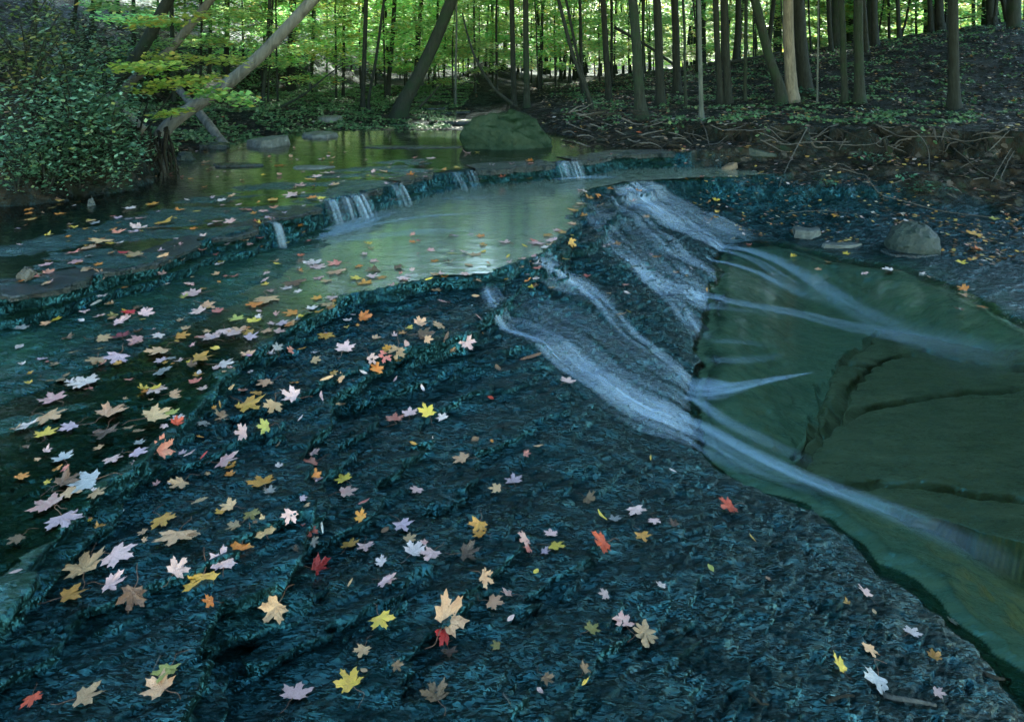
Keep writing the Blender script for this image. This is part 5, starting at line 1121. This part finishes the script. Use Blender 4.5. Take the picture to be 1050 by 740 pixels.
for l in [q for q in cnt if cnt[q] > 1]:
    ids = sorted([i for i in range(len(rows)) if lab[i] == l], key=lambda i: rows[i][0])
    for o_, i in enumerate(ids): lab[i] = ('leftmost ' if o_ == 0 else 'rightmost ' if o_ == len(ids) - 1 else 'middle ' if len(ids) == 3 else f"{['', 'second', 'third', 'fourth', 'fifth', 'sixth'][o_]} ") + l
NAMES = {'m': 'maple_leaf', 'c': 'maple_leaf', 'k': 'oak_leaf', 'o': 'oval_leaf', 'n': 'narrow_leaf'}
rl = random.Random(33)
SMALL = set(sorted([i for i, q in enumerate(rows) if q[4] in 'mc'], key=lambda i: -rows[i][2])[298:])
for i, (px, py, w_, c, k) in enumerate(rows):
    if i in SMALL: continue
    me = rl.choice(LM[k]); o = bpy.data.objects.new(NAMES[k], me); COL.objects.link(o)
    o.material_slots[0].link = 'OBJECT'; o.material_slots[0].material = M['leaf_' + c]
    X, Y, Z = PT[i]; s = w_ * .92 / F * Y / WID[k]
    floats = WL[i] > GH[i]
    nrm = Vector((0, 0, 1)) if floats else Vector((-np.clip(gx[i], -.6, .6), -np.clip(gy[i], -.6, .6), 1)).normalized()
    tl = .10 if k != 'c' else .3
    if floats: tl *= .35
    nrm = (nrm + Vector((rl.uniform(-tl, tl), rl.uniform(-tl, tl), 0))).normalized()
    if k == 'm' and not floats and rl.random() < .18: o.data = rl.choice(LM['c'])
    q = nrm.to_track_quat('Z', 'Y') @ Matrix.Rotation(rl.uniform(0, 6.28) if k != 'n' else rl.choice([1.2, 1.57, 1.9, 2.2, 4.6]), 4, 'Z').to_quaternion()
    o.rotation_mode = 'QUATERNION'; o.rotation_quaternion = q
    lift = .003 + (i % 5) * .0012 + (.006 if not floats else 0) * min(1, s / .06)
    o.location = Vector((X, Y, Z)) + nrm * lift; o.scale = (s, s, s * (1 if floats is False else .6))
    if k in 'mc' and w_ >= 13 and (w_ >= 20 or i % 2):
        st = bpy.data.objects.new('stem', STEMS[i % 5]); COL.objects.link(st); st.parent = o
    tag(o, lab[i], 'leaf', 'fallen maple leaves' if k in 'mc' else 'fallen oval and narrow leaves' if k in 'on' else 'fallen oak leaves')
# sticks lying on the near rock
def twig_on_rock(pxs, wpx, label, mat='root'):
    c = cast([a for a, b_ in pxs], [b_ for a, b_ in pxs]); a = Vector(c[0]); g = Geo(); r0 = wpx / F * a.y / 2
    g.tube([Vector(q) - a + Vector((0, 0, r0 * 1.2)) for q in curve([Vector(q) for q in c], 14, .001)], np.linspace(r0, r0 * .6, 15), 7, .1); o = g.build('twig', M[mat]); o.location = a
    return tag(o, label, 'twig')
twig_on_rock([(848, 724), (862, 719), (876, 717)], 4, 'short bark covered stick at the bottom right, left of a longer one')
twig_on_rock([(906, 717), (925, 720), (948, 724), (960, 726)], 5, 'longer pale stick at the bottom edge right of centre', 'twig')
twig_on_rock([(1010, 693), (1022, 698), (1036, 700)], 4, 'brown twig at the lower right edge beside the dark water')
twig_on_rock([(768, 712), (780, 722), (788, 727)], 3, 'thin orange brown twig at the bottom edge below the yellow curled leaf')
twig_on_rock([(516, 713), (523, 725)], 2.5, 'short straight twig at the bottom edge in the middle', 'twig')
twig_on_rock([(164, 674), (156, 690), (149, 704)], 1.6, 'thin pale stalk standing by the yellow green leaf at lower left', 'twig')

# the many smaller leaves between them, past what one would count: one object
xs, ys, ws = [], [], []
for n_, x0, x1, y0, y1 in ((95, 15, 420, 285, 420), (70, 15, 330, 215, 285), (40, 170, 420, 165, 215), (30, 20, 330, 420, 560), (45, 360, 600, 240, 300), (26, 590, 740, 185, 310), (40, 200, 640, 150, 190)):
    for k in range(n_):
        x, y = rl.uniform(x0, x1), rl.uniform(y0, y1)
        xs.append(x); ys.append(y); ws.append(rl.uniform(5, 12) * (.55 + .45 * min(1, max(0, (y - 140) / 180))))
fix = [None] * len(xs) + [rows[i][3] for i in sorted(SMALL)]
for i in sorted(SMALL): xs.append(rows[i][0]); ys.append(rows[i][1]); ws.append(rows[i][2])
Q = cast(xs, ys); V, FA, MI, VE = [], [], [], []; off = 0
cols = ['palepink', 'peach', 'orange', 'tan', 'gold', 'pink', 'redpink', 'brown', 'lavender', 'yellow', 'white']
cols += sorted({c for c in fix if c and c not in cols})
for (X, Y, Z), w_, fx_ in zip(Q, ws, fix):
    me = rl.choice(LM['m'] + LM['c']); s_ = w_ / F * Y / 1.25; a = rl.uniform(0, 6.28)
    R = Matrix.Rotation(a, 3, 'Z'); T = Vector((rl.uniform(-.15, .15), rl.uniform(-.15, .15), 1)).normalized().to_track_quat('Z', 'Y').to_matrix()
    MM = np.array(T @ R) * s_
    co_ = np.empty(len(me.vertices) * 3); me.vertices.foreach_get('co', co_); co_ = co_.reshape(-1, 3) @ MM.T + np.array((X, Y, Z + .007))
    ve = np.empty(len(me.vertices)); me.attributes['vein'].data.foreach_get('value', ve)
    m_ = cols.index(fx_) if fx_ else rl.randrange(11)
    for p in me.polygons:
        FA.append([v_ + off for v_ in p.vertices]); MI.append(m_)
    V.append(co_); VE.append(ve); off += len(co_)
me = bpy.data.meshes.new('fallen_leaves'); me.from_pydata(np.concatenate(V).tolist(), [], FA); me.update()
for c in cols: me.materials.append(M['leaf_' + c])
me.polygons.foreach_set('material_index', np.array(MI, np.int32)); me.polygons.foreach_set('use_smooth', np.ones(len(FA), bool))
at_ = me.attributes.new('vein', 'FLOAT', 'POINT'); at_.data.foreach_set('value', np.concatenate(VE).astype(np.float32))
o = bpy.data.objects.new('fallen_leaves', me); COL.objects.link(o)
stuff(tag(o, 'many small fallen leaves scattered between the larger ones on the wet ledges', 'leaves'))
